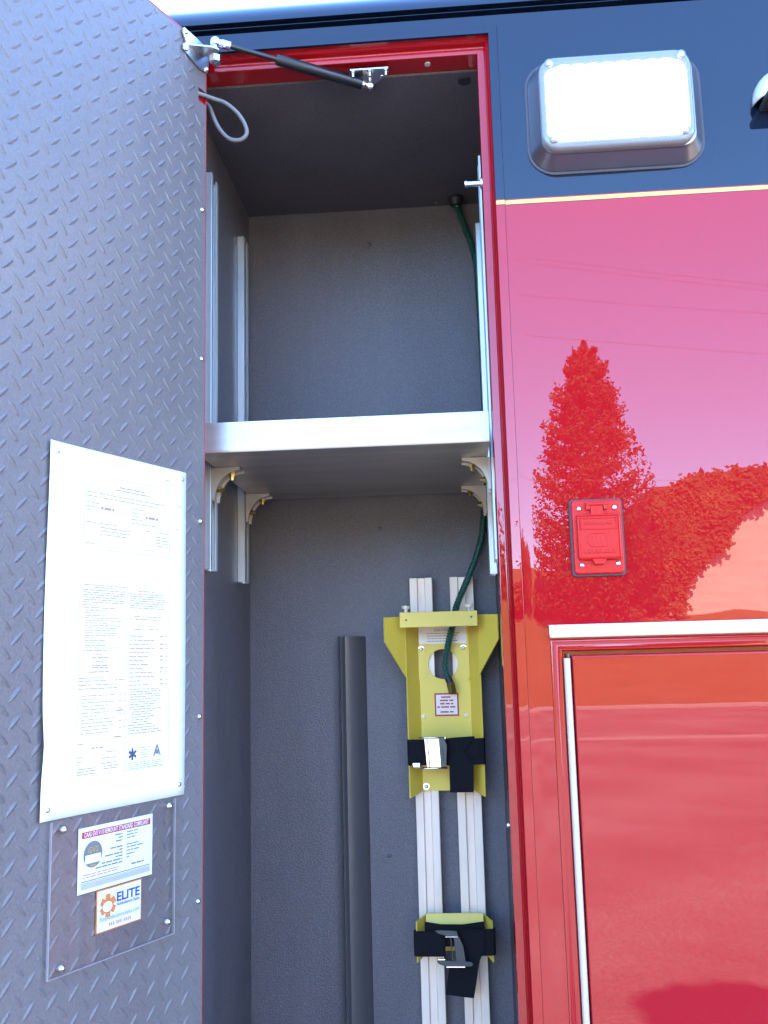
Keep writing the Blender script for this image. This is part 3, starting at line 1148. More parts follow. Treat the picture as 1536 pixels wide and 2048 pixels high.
# front bar with its top flange
m = MB()
m.box(-.1075, .0378, .4125, .4150, 1.6660, 1.6945, .0007, 1)
m.box(-.1075, .0378, .4152, .4600, 1.6920, 1.6945, .0007, 1)
m.build("front_bar", YELLOW, cr)
for (x, z) in ((-.0955, 1.6800), (.0265, 1.6830)):
    m = MB()
    m.dome((x, .4125, z), (0, -1, 0), .0020, .0012)
    m.build("rivet", INKGREY, cr)
for x in (-.0968, .0232):
    m = MB()
    m.tube([(x, .440, 1.6945), (x, .440, 1.7020), (x, .440, 1.7021), (x, .440, 1.7024), (x, .440, 1.7078), (x, .440, 1.7082)], [.0036, .0036, .0036, .0078, .0082, .0076], 14)
    m.build("thumb_knob", RAILALU, cr)
for (x, z, r) in ((-.0718, 1.6262, .0064), (.0103, 1.6267, .0064), (-.0700, 1.3675, .0062)):
    m = MB()
    m.tube([(x, PYc, z), (x, PYc - .0012, z)], r, 18)
    m.dome((x, PYc - .0012, z), (0, -1, 0), r * .62, .0028)
    m.build("washer_bolt", [ZINC], cr)
for (x, z) in ((-.0707, 1.4976), (.0103, 1.4978)):
    m = MB()
    m.dome((x, PYc, z), (0, -1, 0), .0047, .003)
    m.build("rivet", RAILALU, cr)


def greek(mb, x0, x1, z, h, put, wl=(.25, .9), full=False, mi=0):
    """one line of unreadably small print: word-length dashes"""
    x = x0
    sg = 1 if x1 > x0 else -1
    while (x1 - x) * sg > h * 1.2:
        wd = random.uniform(1.6, 6.5) * h
        e = x + sg * wd
        if (x1 - e) * sg < 0:
            e = x1
        nseg = max(1, int(abs(e - x) / .02))
        for k in range(nseg):
            a, b = lerp(x, e, k / nseg), lerp(x, e, (k + 1) / nseg)
            mb.face([put(a, z), put(b, z), put(b, z + h), put(a, z + h)], mi)
        x = e + sg * h * .8


random.seed(11)
m = MB()
yy = PYc - .0006
m.box(-.0760, .0170, yy - .0004, yy, 1.6365, 1.6860, 0)
cp = m.build("caution_plate", CREAM, cr)
m = MB()
fy = yy - .0008
m.text("CAUTION", .0074, (-.0295, fy, 1.6600), (1, 0, 0), (0, 0, 1), 'CENTER', .02)
for i, (a, b) in enumerate(((-.060, .004), (-.060, -.001), (-.060, -.004), (-.060, .001))):
    greek(m, a, b, 1.6555 - i * .0050, .0014, lambda x, z: (x, fy, z))
m.build("caution_lettering", INKGREY, cp)
for (x, z) in ((-.0722, 1.6612), (.0120, 1.6625)):
    m = MB()
    m.dome((x, fy, z), (0, -1, 0), .0021, .0012)
    m.build("rivet", ZINC, cp)
m = MB()
m.box(-.0490, -.0027, yy - .0004, yy, 1.4980, 1.5415, 0)
lb = m.build("warning_label", INKRED, cr)
m = MB()
m.face([(-.0461, fy, 1.5010), (-.0056, fy, 1.5010), (-.0056, fy, 1.5386), (-.0461, fy, 1.5386)])
m.build("label_field", CREAM, lb)
m = MB()
for (s_, z, wd) in ((0, 1.5325, .0210), (0, 1.5263, .0265), (0, 1.5200, .0255), (0, 1.5138, .0370), (0, 1.5045, .0255)):
    greek(m, -.0258 - wd / 2, -.0258 + wd / 2, z, .0028, lambda x, zz: (x, fy - .0003, zz))
m.build("label_print", INKRED, lb)


def ribbon(mb, pts, z0, z1, th=.0018):
    """vertical-width strap following (x,y) points"""
    n = len(pts)
    A, B = [], []
    for i, (x, y) in enumerate(pts):
        ta = Vector((pts[min(i + 1, n - 1)][0] - pts[max(i - 1, 0)][0], pts[min(i + 1, n - 1)][1] - pts[max(i - 1, 0)][1])).normalized()
        nx, ny = -ta.y * th / 2, ta.x * th / 2
        A.append([mb.v((x + nx, y + ny, z0(x) if callable(z0) else z0)), mb.v((x + nx, y + ny, z1(x) if callable(z1) else z1))])
        B.append([mb.v((x - nx, y - ny, z0(x) if callable(z0) else z0)), mb.v((x - nx, y - ny, z1(x) if callable(z1) else z1))])
    for i in range(n - 1):
        for q in ((A[i][0], A[i + 1][0], A[i + 1][1], A[i][1]), (B[i][0], B[i][1], B[i + 1][1], B[i + 1][0]),
                  (A[i][1], A[i + 1][1], B[i + 1][1], B[i][1]), (A[i][0], B[i][0], B[i + 1][0], A[i + 1][0])):
            mb.bm.faces.new(q).smooth = False
    for i in (0, n - 1):
        mb.bm.faces.new((A[i][0], A[i][1], B[i][1], B[i][0]))


def plate3(mb, pts, th=.0018):
    """bent sheet through 3D rows [(p_left, p_right), ...], thickness along -Y"""
    top = [(mb.v(a), mb.v(b)) for a, b in pts]
    bot = [(mb.v((a[0], a[1] + th, a[2])), mb.v((b[0], b[1] + th, b[2]))) for a, b in pts]
    for i in range(len(pts) - 1):
        mb.bm.faces.new((top[i][0], top[i][1], top[i + 1][1], top[i + 1][0]))
        mb.bm.faces.new((bot[i][0], bot[i + 1][0], bot[i + 1][1], bot[i][1]))
        mb.bm.faces.new((top[i][0], top[i + 1][0], bot[i + 1][0], bot[i][0]))
        mb.bm.faces.new((top[i][1], bot[i][1], bot[i + 1][1], top[i + 1][1]))
    mb.bm.faces.new((top[0][0], bot[0][0], bot[0][1], top[0][1]))
    mb.bm.faces.new((top[-1][0], top[-1][1], bot[-1][1], bot[-1][0]))


# upper strap
st = part("strap", oxy, (-0.03, .45, 1.41))
m = MB()
ribbon(m, [(-.0800, .4955), (-.0985, .4600), (-.1010, .4520), (-.0990, .4480), (-.090, .4470), (-.060, .4480), (-.030, .4485), (0, .4475), (.030, .4460), (.0400, .4470), (.0428, .4520), (.0415, .4600), (.0230, .4955)],
       lambda x: 1.4112 + .010 * (x + .1) * .2, lambda x: 1.4585 + .010 * (x + .1) * .2)
m.build("band", WEB, st)
m = MB()
# folded-over end and hanging tail
plate3(m, [((-.0285, .4420, 1.4600), (-.0285, .4420, 1.4110)), ((-.012, .4400, 1.4615), (-.022, .4405, 1.4100)), ((.0235, .4425, 1.4630), (-.018, .4420, 1.4105)), ((.0250, .4440, 1.4600), (.0010, .4430, 1.4300))])
plate3(m, [((-.0240, .4405, 1.4290), (.0030, .4410, 1.4350)), ((-.0242, .4400, 1.4120), (.0205, .4400, 1.4120)), ((-.0245, .4385, 1.3900), (.0200, .4390, 1.3900)), ((-.0246, .4390, 1.3640), (.0192, .4395, 1.3635)), ((-.0225, .4402, 1.3625), (.0175, .4405, 1.3620))])
m.build("loose_end", WEB, st)
bk = MB()
bk.box(-.0790, -.0310, .4270, .4440, 1.4618, 1.4640, .0008, 1)
bk.box(-.0790, -.0280, .4270, .4440, 1.4062, 1.4086, .0008, 1)
bk.prism([(-.0685, 1.4606), (-.0640, 1.4608), (-.0610, 1.4100), (-.0650, 1.4098)], .4300, .4345, 'Y')
bk.prism([(-.0625, 1.4608), (-.0420, 1.4606), (-.0395, 1.4098), (-.0590, 1.4100)], .4255, .4300, 'Y')
bk.box(-.0930, -.0770, .4330, .4390, 1.4075, 1.4180, .0020, 2)
bk.tube([(-.0300, .4290, 1.4600), (-.0300, .4290, 1.4635)], .0030, 10)
bk.build("cam_buckle", STEEL, st)
bk = MB()
bk.prism([(-.0415, 1.4612), (-.0315, 1.4605), (-.0270, 1.4500), (-.0290, 1.4150), (-.0340, 1.4095), (-.0395, 1.4100)], .4230, .4300, 'Y')
bk.prism([(-.0365, 1.4450), (-.0345, 1.4450), (-.0330, 1.4200), (-.0350, 1.4200)], .4218, .4229, 'Y')
bk.build("cam_lever", DARKSTEEL, st, bev=.0012)

# lower cradle and strap
m = MB()
z0, z1 = 1.0660, 1.1370
m.face([(-.0765, PYc, z0 + .006), (.0275, PYc, z0 + .006), (.0275, PYc, z1 + .001), (-.0765, PYc, z1 + .001)])
m.face([(-.0765, PYc, z0 + .006), (-.0765, PYc, z1 + .001), (-.0955, .4560, z1 - .004), (-.0955, .4560, z0 - .004)])
m.face([(.0275, PYc, z0 + .006), (.0275, PYc, z1 + .001), (.0445, .4560, z1 - .004), (.0445, .4560, z0 - .004)])
m.face([(-.0770, .4700, z1 + .006), (.0280, .4700, z1 + .006), (.0275, PYc, z1 + .001), (-.0765, PYc, z1 + .001)])
m.face([(-.0770, .4700, z1 + .006), (.0280, .4700, z1 + .006), (.0285, .4600, z1 - .018), (-.0775, .4600, z1 - .018)])
bmesh.ops.remove_doubles(m.bm, verts=m.bm.verts, dist=1e-5)
m.build("lower_cradle", YELLOW, oxy, solid=0.0025)
st = part("strap", oxy, (-0.03, .45, 1.07))
m = MB()
ribbon(m, [(-.0800, .4910), (-.0960, .4600), (-.0990, .4520), (-.0970, .4475), (-.080, .4460), (-.0425, .4455)], 1.0748, 1.1180)
ribbon(m, [(-.0150, .4455), (.0, .4450), (.030, .4455), (.0440, .4470), (.0475, .4520), (.0460, .4600), (.0300, .4910)], 1.0760, 1.1215)
ribbon(m, [(-.0790, .4590), (-.050, .4535), (-.010, .4535), (.0290, .4590)], 1.0900, lambda x: 1.1275 - 2.2 * (x + .025) ** 2 * -1 * .6)
m.build("band", WEB, st)
m = MB()
plate3(m, [((-.0200, .4395, 1.1180), (.0270, .4405, 1.1200)), ((-.0180, .4385, 1.0950), (.0300, .4400, 1.0920)), ((-.0250, .4380, 1.0650), (.0185, .4390, 1.0700)), ((-.0370, .4375, 1.0580), (.0160, .4380, 1.0600)),
           ((-.0420, .4360, 1.0300), (.0100, .4370, 1.0280)), ((-.0445, .4370, 1.0130), (.0055, .4375, 1.0065))])
m.build("loose_end", WEB, st)
m = MB()
m.prism([(-.0590, 1.1245), (-.0480, 1.1250), (-.0210, 1.1238), (-.0180, 1.1150), (-.0370, 1.1145), (-.0440, 1.1170), (-.0560, 1.1205)], .4230, .4265, 'Y')
m.prism([(-.0560, 1.0770), (-.0440, 1.0775), (-.0440, 1.0745), (-.0300, 1.0735), (.0040, 1.0720), (.0075, 1.0675), (.0030, 1.0640), (-.0420, 1.0645), (-.0545, 1.0680), (-.0575, 1.0720)], .4230, .4265, 'Y')
m.prism([(-.0335, 1.1140), (-.0310, 1.1140), (-.0280, 1.0720), (-.0305, 1.0720)], .4225, .4262, 'Y')
m.prism([(-.0270, 1.1140), (-.0165, 1.1142), (-.0100, 1.1000), (-.0062, 1.0720), (-.0235, 1.0720)], .4215, .4262, 'Y')
m.build("cam_buckle", DARKSTEEL, st, bev=.0006)
for bb in ((-.0420, -.0190, .4205, .4229, 1.1142, 1.1158), (-.0420, -.0080, .4205, .4229, 1.0630, 1.0655), (-.0560, -.0430, .4205, .4229, 1.0755, 1.0780)):
    m = MB()
    m.box(*bb, .0005, 1)
    m.build("buckle_edge", STEEL, st)

# ---------------------------------------------------------------- hose
hp = [(0.0287, 0.497, 2.548), (0.034, 0.505, 2.5372), (0.0463, 0.51, 2.4998), (0.0595, 0.515, 2.4568), (0.0668, 0.517, 2.4068), (0.0705, 0.518, 2.2333), (0.0705, 0.518, 2.0958), (0.0670, 0.517, 1.93), (0.0608, 0.514, 1.8896),
      (0.0541, 0.505, 1.843), (0.0392, 0.49, 1.7971), (0.0177, 0.473, 1.7474), (-0.0013, 0.462, 1.7037), (-0.0104, 0.464, 1.6657), (-0.0193, 0.470, 1.6328), (-0.0263, 0.472, 1.595), (-0.0235, 0.473, 1.580), (-0.0215, 0.474, 1.5705)]
hose = thing("oxygen_hose", "dark green ribbed hose hanging down to a brass fitting on the cylinder bracket", "hose", (-0.013, 0.472, 1.541))
fine = smooth_path(hp, 40)
rs = []
d = 0.0
for i, p in enumerate(fine):
    if i:
        d += (Vector(p) - Vector(fine[i - 1])).length
    rs.append(.0062 + .0009 * math.cos(2 * math.pi * d / .0052))
# resample so each ring of the sheath is resolved
acc = [0.0]
for a, b in zip(fine, fine[1:]):
    acc.append(acc[-1] + (Vector(b) - Vector(a)).length)
L = acc[-1]
npt = int(L / .0013)
res = []
j = 0
for k in range(npt + 1):
    s_ = L * k / npt
    while j < len(acc) - 2 and acc[j + 1] < s_:
        j += 1
    tt = (s_ - acc[j]) / max(acc[j + 1] - acc[j], 1e-9)
    res.append(tuple(Vector(fine[j]).lerp(Vector(fine[j + 1]), tt)))
m = MB()
m.tube(res, [.0060 + .0009 * math.cos(2 * math.pi * (L * k / npt) / .0052) for k in range(npt + 1)], 10)
m.build("sheath", HOSE, hose)
m = MB()
m.tube([(-.0217, .474, 1.5720), (-.0180, .4735, 1.5625), (-.0165, .473, 1.5590)], [.0074, .0070, .0066], 14)
m.build("sleeve", RUBBER, hose)
m = MB()
m.tube([(-.0170, .473, 1.5600), (-.0135, .472, 1.5430), (-.0133, .472, 1.5415)], [.0088, .0088, .0078], 6)
b_ = m.build("fitting", BRASS, hose)
for p in b_.data.polygons:
    p.use_smooth = False
m = MB()
m.tube([(.0287, .497, CZ1), (.0287, .497, 2.5540), (.0290, .498, 2.5440)], [.0150, .0140, .0110], 16)
m.tube([(.0287, .497, CZ1 - .0002), (.0287, .497, CZ1 - .0035)], .019, 6)
m.build("gland", RUBBER, hose)


# ================================================================== SHEETS ON THE DOOR
random.seed(5)
PU0, PU1, PV0, PV1 = 0.0545, 0.3090, 1.4290, 1.8815


def sheet_h(u, v):
    t = (v - PV0) / (PV1 - PV0)
    s_ = (u - PU0) / (PU1 - PU0)
    edge = max(0.0, s_ - .72) / .28
    return .0026 + .0006 * math.sin(5.1 * t + 1.2 * s_) + edge ** 2 * (.0010 * math.sin(8.0 * t + .6) + .0014) + .0034 * edge ** 1.5 * math.exp(-((t - .19) / .06) ** 2)


notice = thing("notice_sheet", "large white laminated form riveted to the diamond plate of the open door", "notice", tuple(D(.18, .004, PV0)))
m = MB(D)
nu, nv = 16, 26
G = [[m.v((lerp(PU0, PU1, i / nu), sheet_h(lerp(PU0, PU1, i / nu), lerp(PV0, PV1, j / nv)), lerp(PV0, PV1, j / nv))) for i in range(nu + 1)] for j in range(nv + 1)]
for j in range(nv):
    for i in range(nu):
        m.bm.faces.new((G[j][i], G[j][i + 1], G[j + 1][i + 1], G[j + 1][i])).smooth = True
o = m.build("sheet", PAPER, notice)
md = o.modifiers.new("thickness", 'SOLIDIFY')
md.thickness = .0005
md.offset = 0
for (u, v) in ((.2965, 1.8702), (.0628, 1.8708), (.2978, 1.4415), (.0650, 1.4435)):
    m = MB(D)
    h = sheet_h(u, v)
    m.tube([(u, 0, v), (u, h + .0006, v)], .0032, 14)
    m.dome((u, h + .0006, v), (0, 1, 0), .0034, .0016)
    m.build("rivet", ZINC, notice)


def onsheet(s_, t_):
    """s from the left edge, t from the top edge, both 0..1"""
    u = PU1 - s_ * (PU1 - PU0)
    v = PV1 - t_ * (PV1 - PV0)
    return (u, sheet_h(u, v) + .0008, v)


m = MB(D)
PW, PH = PU1 - PU0, PV1 - PV0


def L_(s0, s1, t_, h=.0028, mi=0):
    # h as fraction of the sheet height; dashes measured along s
    x = s0
    while x < s1 - .004:
        wd = random.uniform(.016, .06)
        e = min(x + wd, s1)
        k = max(1, int((e - x) / .03))
        for q in range(k):
            a, b = lerp(x, e, q / k), lerp(x, e, (q + 1) / k)
            m.face([onsheet(a, t_), onsheet(b, t_), onsheet(b, t_ - h), onsheet(a, t_ - h)], mi)
        x = e + .006


def R_(s0, s1, t0, t1, wd=.0026, mi=0):
    for (a, b, c, d_) in ((s0, s1, t0, t0 + wd * .55), (s0, s1, t1 - wd * .55, t1)):
        k = 16
        for q in range(k):
            x0, x1 = lerp(a, b, q / k), lerp(a, b, (q + 1) / k)
            m.face([onsheet(x0, d_), onsheet(x1, d_), onsheet(x1, c), onsheet(x0, c)], mi)
    for (a, b) in ((s0, s0 + wd), (s1 - wd, s1)):
        k = 16
        for q in range(k):
            y0, y1 = lerp(t0 + wd * .6, t1 - wd * .6, q / k), lerp(t0 + wd * .6, t1 - wd * .6, (q + 1) / k)
            m.face([onsheet(a, y1), onsheet(b, y1), onsheet(b, y0), onsheet(a, y0)], mi)


R_(.235, .865, .068, .282)
L_(.47, .66, .094, .0040)
L_(.44, .70, .103, .0036)
L_(.245, .82, .122)
L_(.245, .77, .133)
for t_, e in ((.152, .35), (.163, .33), (.173, .30)):
    L_(.245, e, t_)
for t_, e in ((.150, .66), (.161, .64), (.171, .63), (.181, .65), (.192, .76)):
    L_(.56, e, t_)
L_(.345, .44, .166, .008)
L_(.67, .77, .172, .008)
L_(.245, .47, .208)
for t_, e in ((.219, .56), (.229, .56), (.239, .53)):
    L_(.34, e, t_)
L_(.245, .31, .268)
L_(.34, .56, .272, .0016)
L_(.66, .74, .268)
L_(.66, .72, .210)
for t_ in (.210, .224, .233, .242, .251):
    L_(.75, .85, t_)
L_(.81, .86, .040)
L_(.91, .96, .115)
L_(.91, .94, .190)
# lower pair of columns
R_(.215, .865, .372, .905, .0020)
m.face([onsheet(.540, .905), onsheet(.5425, .905), onsheet(.5425, .375), onsheet(.540, .375)])
L_(.24, .53, .385)
L_(.31, .44, .391)
for k in range(6):
    L_(.235, random.uniform(.50, .53), .399 + k * .0068)
L_(.235, .34, .441)
L_(.235, .47, .448)
tt = .456
for k in range(16):
    L_(.25, random.choice((.33, .40, .47, .50)), tt, .0026)
    tt += .0069
L_(.24, .40, tt)
for t_, a, b in ((.578, .33, .37), (.587, .30, .41), (.597, .33, .375), (.608, .30, .41), (.614, .30, .41), (.626, .28, .42)):
    L_(a, b, t_, .0034)
L_(.22, .38, .642)
L_(.22, .40, .650)
L_(.46, .53, .650, .0036)
for t_ in (.661, .671):
    L_(.22, .48, t_)
tt = .690
for k in range(12):
    L_(.24, random.choice((.34, .42, .46)), tt, .0026)
    if k % 2 == 0:
        L_(.49, .51, tt, .003)
        L_(.525, .535, tt, .003)
    tt += .0092
L_(.47, .52, .735, .0042)
L_(.46, .51, .808, .0042)
L_(.22, .27, .818)
L_(.31, .39, .832, .004)
for t_, a, b in ((.846, .41, .48), (.862, .38, .49), (.876, .37, .48), (.884, .39, .49), (.891, .39, .49), (.884, .22, .34), (.891, .22, .34), (.898, .22, .34)):
    L_(a, b, t_)
L_(.22, .26, .853)
L_(.22, .25, .864)
# right column
L_(.62, .74, .393)
for k in range(7):
    L_(.56, .82, .402 + k * .0068)
L_(.59, .80, .468)
L_(.60, .79, .476)
L_(.62, .64, .496)
L_(.73, .75, .496)
L_(.59, .66, .505)
L_(.70, .80, .505)
tt = .525
for k in range(13):
    L_(.56, random.choice((.66, .70, .75)), tt, .003)
    if k % 3 != 1:
        L_(.79, .815, tt, .0042)
        L_(.835, .85, tt, .0034)
    tt += .0118
for k in range(9):
    L_(.565, random.uniform(.74, .82), tt, .0028)
    tt += .0072
for k in range(5):
    L_(.58, random.uniform(.68, .76), tt, .0028)
    tt += .0074
for k in range(4):
    L_(.555, random.uniform(.72, .82), tt, .0030)
    tt += .0078
R_(.55, .835, .880, .905, .0020)
for k in range(4):
    L_(.57, .82, .8865 + k * .0052, .0022)
for k in range(5):
    L_(.65, .72, .846 + k * .0068, .0024)
m.build("print", INK, notice)
# star of life and a small triangle sign
m = MB(D)
cs, ct = .592, .860
rr_s, rr_t = .030 * .254 / .254, .030 * .254 / .4525
for k in range(3):
    a = math.radians(90 + 60 * k)
    ca, sa = math.cos(a), math.sin(a)
    hw = .0058
    q = [(rr_s * ca - hw * -sa * -1, 0)]
    pts = []
    for (l, w_) in ((.030, .0062), (-.030, .0062), (-.030, -.0062), (.030, -.0062)):
        ds = l * ca - w_ * sa
        dt = (l * sa + w_ * ca) * PW / PH
        p = onsheet(cs + ds, ct - dt)
        pts.append((p[0], p[1] + .0003 + k * .0002, p[2]))
    m.face(pts)
m.build("star_emblem", INKDARK, notice)
m = MB(D)
ap = [onsheet(.775, .836), onsheet(.805, .873), onsheet(.796, .873), onsheet(.775, .848), onsheet(.756, .873), onsheet(.746, .873)]
m.face([(p[0], p[1] + .0003, p[2]) for p in ap])
m.face([(p[0], p[1] + .0003, p[2]) for p in (onsheet(.764, .868), onsheet(.788, .868), onsheet(.782, .855), onsheet(.768, .855))])
m.build("triangle_emblem", INKGREY, notice)

# acrylic window below it
plexi = thing("acrylic_pocket", "clear acrylic sheet screwed to the door below the white form", "acrylic sheet", tuple(D(.18, .003, 1.252)))
AU0, AU1, AV0, AV1 = .0760, .2920, 1.2520, 1.4262
AH = .0062
m = MB(D)
m.face([(AU0 + .0011, AH, AV0 + .0009), (AU1 - .0011, AH, AV0 + .0009), (AU1 - .0011, AH, AV1), (AU0 + .0011, AH, AV1)])
pane = m.build("pane", ACRYLIC, plexi, fix=False)
if pane.data.polygons[0].normal.dot(DN) < 0:
    pane.data.flip_normals()
m = MB(D)
m.box(AU1 - .0010, AU1, AH - .003, AH + .0002, AV0, AV1)
m.box(AU0, AU0 + .0010, AH - .003, AH + .0002, AV0, AV1)
m.box(AU0 + .0011, AU1 - .0011, AH - .003, AH + .0002, AV0, AV0 + .0008)
m.build("pane_edge", PLEXIEDGE, plexi)
for (u, v) in ((.2735, 1.4160), (.0885, 1.4180), (.2715, 1.2610), (.0895, 1.2700)):
    m = MB(D)
    m.tube([(u, 0, v), (u, AH + .0003, v)], .0046, 14)
    m.dome((u, AH + .0003, v), (0, 1, 0), .0046, .0040)
    m.build("screw", STEEL, plexi)

# compliance certificate behind the acrylic
cert = thing("certificate_card", "white certificate card with red title bar and grey oval seal", "certificate", tuple(D(.18, .003, 1.335)))
KU1, KU0, KV0, KV1 = .2460, .1168, 1.3355, 1.4120
kh = .0022
m = MB(D)
m.box(KU0, KU1, kh - .0005, kh, KV0, KV1)
m.build("card", CARD, cert)
kw, kk = KU1 - KU0, KV1 - KV0


def K(s_, t_, e=.0004):
    return (KU1 - s_ * kw, kh + e, KV1 - t_ * kk)


def quad(mb, s0, s1, t0, t1, e=.0004):
    mb.face([K(s0, t1, e), K(s1, t1, e), K(s1, t0, e), K(s0, t0, e)])


m = MB(D)
quad(m, .04, .965, .065, .165)
m.build("title_bar", INKRED, cert)
m = MB(D)
m.text("CAAS GVS V1.0 REMOUNT STANDARD COMPLIANT", .0078, K(.065, .147, .0008), (-1, 0, 0), (0, 0, 1), 'LEFT', .015, width=kw * .87)
m.build("title_lettering", CARD, cert)
m = MB(D)
pts = [K(.185 + .120 * math.cos(a), .43 + .205 * math.sin(a)) for a in [2 * math.pi * k / 36 for k in range(36)]]
m.face(pts)
m.build("seal", SEALGREY, cert)
m = MB(D)
quad(m, .085, .285, .43, .56, .0007)
m.build("seal_band", CARD, cert)
m = MB(D)
m.text("GVS", .0105, K(.185, .405, .0008), (-1, 0, 0), (0, 0, 1), 'CENTER', .03, width=.0175)
quad(m, .15, .22, .585, .615, .0007)
m.build("seal_lettering", GOLDINK, cert)
m = MB(D)


def KL(s0, s1, t_, h=.022, mi=0):
    x = s0
    while x < s1 - .006:
        e = min(x + random.uniform(.03, .11), s1)
        m.face([K(x, t_), K(e, t_), K(e, t_ - h), K(x, t_ - h)], mi)
        x = e + .010


for t_, a in ((.225, .47), (.275, .52), (.325, .48), (.420, .41), (.470, .53), (.520, .34), (.570, .48), (.620, .30), (.670, .22)):
    KL(a, .575, t_)
for t_, b in ((.215, .80), (.262, .78), (.310, .76), (.415, .80), (.462, .86), (.515, .82), (.57, .75), (.62, .67)):
    KL(.63, b, t_, .018)
KL(.70, .88, .75, .026)
quad(m, .04, .965, .815, .829)
quad(m, .04, .965, .845, .852)
m.build("print", INKGREY, cert)
m = MB(D)
quad(m, .04, .965, .860, .940)
m.build("footer", mat("footer_grey", (0.42, 0.42, 0.45), .6), cert)
m = MB(D)
KL(.06, .53, .735, .018)
KL(.06, .53, .775, .018)
m.build("red_print", INKPINK, cert)

# dealer card
dc = thing("dealer_card", "small white card with orange border and ELITE lettering below the certificate", "card", tuple(D(.175, .003, 1.283)))
EU1, EU0, EV0, EV1 = .2150, .1360, 1.2835, 1.3342
eh = .0022
m = MB(D)
m.box(EU0, EU1, eh - .0005, eh, EV0, EV1)
m.build("card_border", ORANGE, dc)
ew, ek = EU1 - EU0, EV1 - EV0


def E(s_, t_, e=.0004):
    return (EU1 - s_ * ew, eh + e, EV1 - t_ * ek)


m = MB(D)
m.face([E(.022, .970), E(.978, .970), E(.978, .030), E(.022, .030)])
m.build("card_field", CARD, dc)
m = MB(D)
cs, ct = .245, .405
for k in range(3):
    a = math.radians(90 + 60 * k)
    ca, sa = math.cos(a), math.sin(a)
    pts = []
    for (l, w_) in ((.0135, .0043), (-.0135, .0043), (-.0135, -.0043), (.0135, -.0043)):
        pts.append(E(cs + (l * ca - w_ * sa) / ew, ct - (l * sa + w_ * ca) / ek, .0007 + k * .0002))
    m.face(pts)
m.build("logo", ORANGE, dc)
m = MB(D)
m.face([E(cs + .0082 / ew * math.cos(a) - .02, ct + .02 + .0062 / ek * math.sin(a), .0016) for a in [2 * math.pi * k / 20 for k in range(20)]])
m.build("logo_centre", CARD, dc)
m = MB(D)
m.text("ELITE", .0152, E(.435, .375, .0008), (-1, 0, 0), (0, 0, 1), 'LEFT', .028, width=ew * .515)
m.text("Ambulance Sales", .0062, E(.435, .485, .0008), (-1, 0, 0), (0, 0, 1), 'LEFT', .01, width=ew * .515)
m.build("name_lettering", BLUEINK, dc)
m = MB(D)
m.text("EliteAmbulanceSales.com", .0080, E(.075, .745, .0008), (-1, 0, 0), (0, 0, 1), 'LEFT', 0, width=ew * .87)
m.build("web_lettering", PALEBLUE, dc)
m = MB(D)
for (a, b) in ((.27, .40), (.43, .56), (.59, .76)):
    x = a
    while x < b - .01:
        m.face([E(x, .900, .0008), E(x + .028, .900, .0008), E(x + .028, .815, .0008), E(x, .815, .0008)])
        x += .045
m.build("number_print", INKPINK, dc)


# ================================================================== SURROUNDINGS (seen in the paint)
def leaf_quad(mb, c, n_, L, Wd):
    a = Vector((random.gauss(0, 1), random.gauss(0, 1), random.gauss(0, .6)))
    u = (a - n_ * a.dot(n_))
    if u.length < 1e-4:
        return
    u.normalize()
    v_ = n_.cross(u)
    pts = [c - u * L, c + v_ * Wd, c + u * L, c - v_ * Wd]
    mb.bm.faces.new([mb.bm.verts.new(p) for p in pts])


def conifer(x, y, zb, H, W_, label, seed, nleaf=9000):
    random.seed(seed)
    t = thing("conifer_tree", label, "tree", (x, y, zb))
    m = MB()
    m.tube([(x, y, zb - .3), (x, y, zb + H * .5), (x, y, zb + H * .97)], [.24, .14, .02], 10)
    m.build("trunk", BARK, t)
    m = MB()
    branches = []
    for k in range(420):
        f_ = random.uniform(.0, .97)
        a = random.uniform(0, 2 * math.pi)
        env = min((1 - f_) ** .62, .84)
        branches.append((f_, a, W_ * env * random.uniform(.58, 1.08) + .10))
    for k in range(nleaf):
        f_, a, rmax = random.choice(branches)
        s_ = random.random() ** .55
        r = rmax * s_
        aa = a + random.gauss(0, .08 + .10 * s_)
        # boughs droop a little, then their tips turn up
        lift = r * (.10 + .34 * s_ ** 3)
        c = Vector((x + r * math.cos(aa), y + r * math.sin(aa), zb + f_ * H * .97 + lift * (1 - f_ * .6) + random.gauss(0, .10)))
        n_ = Vector((random.gauss(0, 1), random.gauss(0, 1), random.gauss(0, .7))).normalized()
        sz = random.uniform(.07, .17)
        leaf_quad(m, c, n_, sz, sz * .40)
    for k in range(900):
        f_ = random.random() ** 1.3
        r = .55 * (1 - f_) + .05
        a = random.uniform(0, 2 * math.pi)
        c = Vector((x + r * math.cos(a) * random.random(), y + r * math.sin(a) * random.random(), zb + H * (.90 + .085 * f_)))
        n_ = Vector((random.gauss(0, 1), random.gauss(0, 1), random.gauss(0, .4))).normalized()
        leaf_quad(m, c, n_, random.uniform(.07, .14), .045)
    m.build("crown", LEAF, t, fix=False)
    return t


conifer(6.72, -45.0, 3.0, 14.4, 4.15, "tall dark conifer standing alone on the grass bank", 21, 42000)


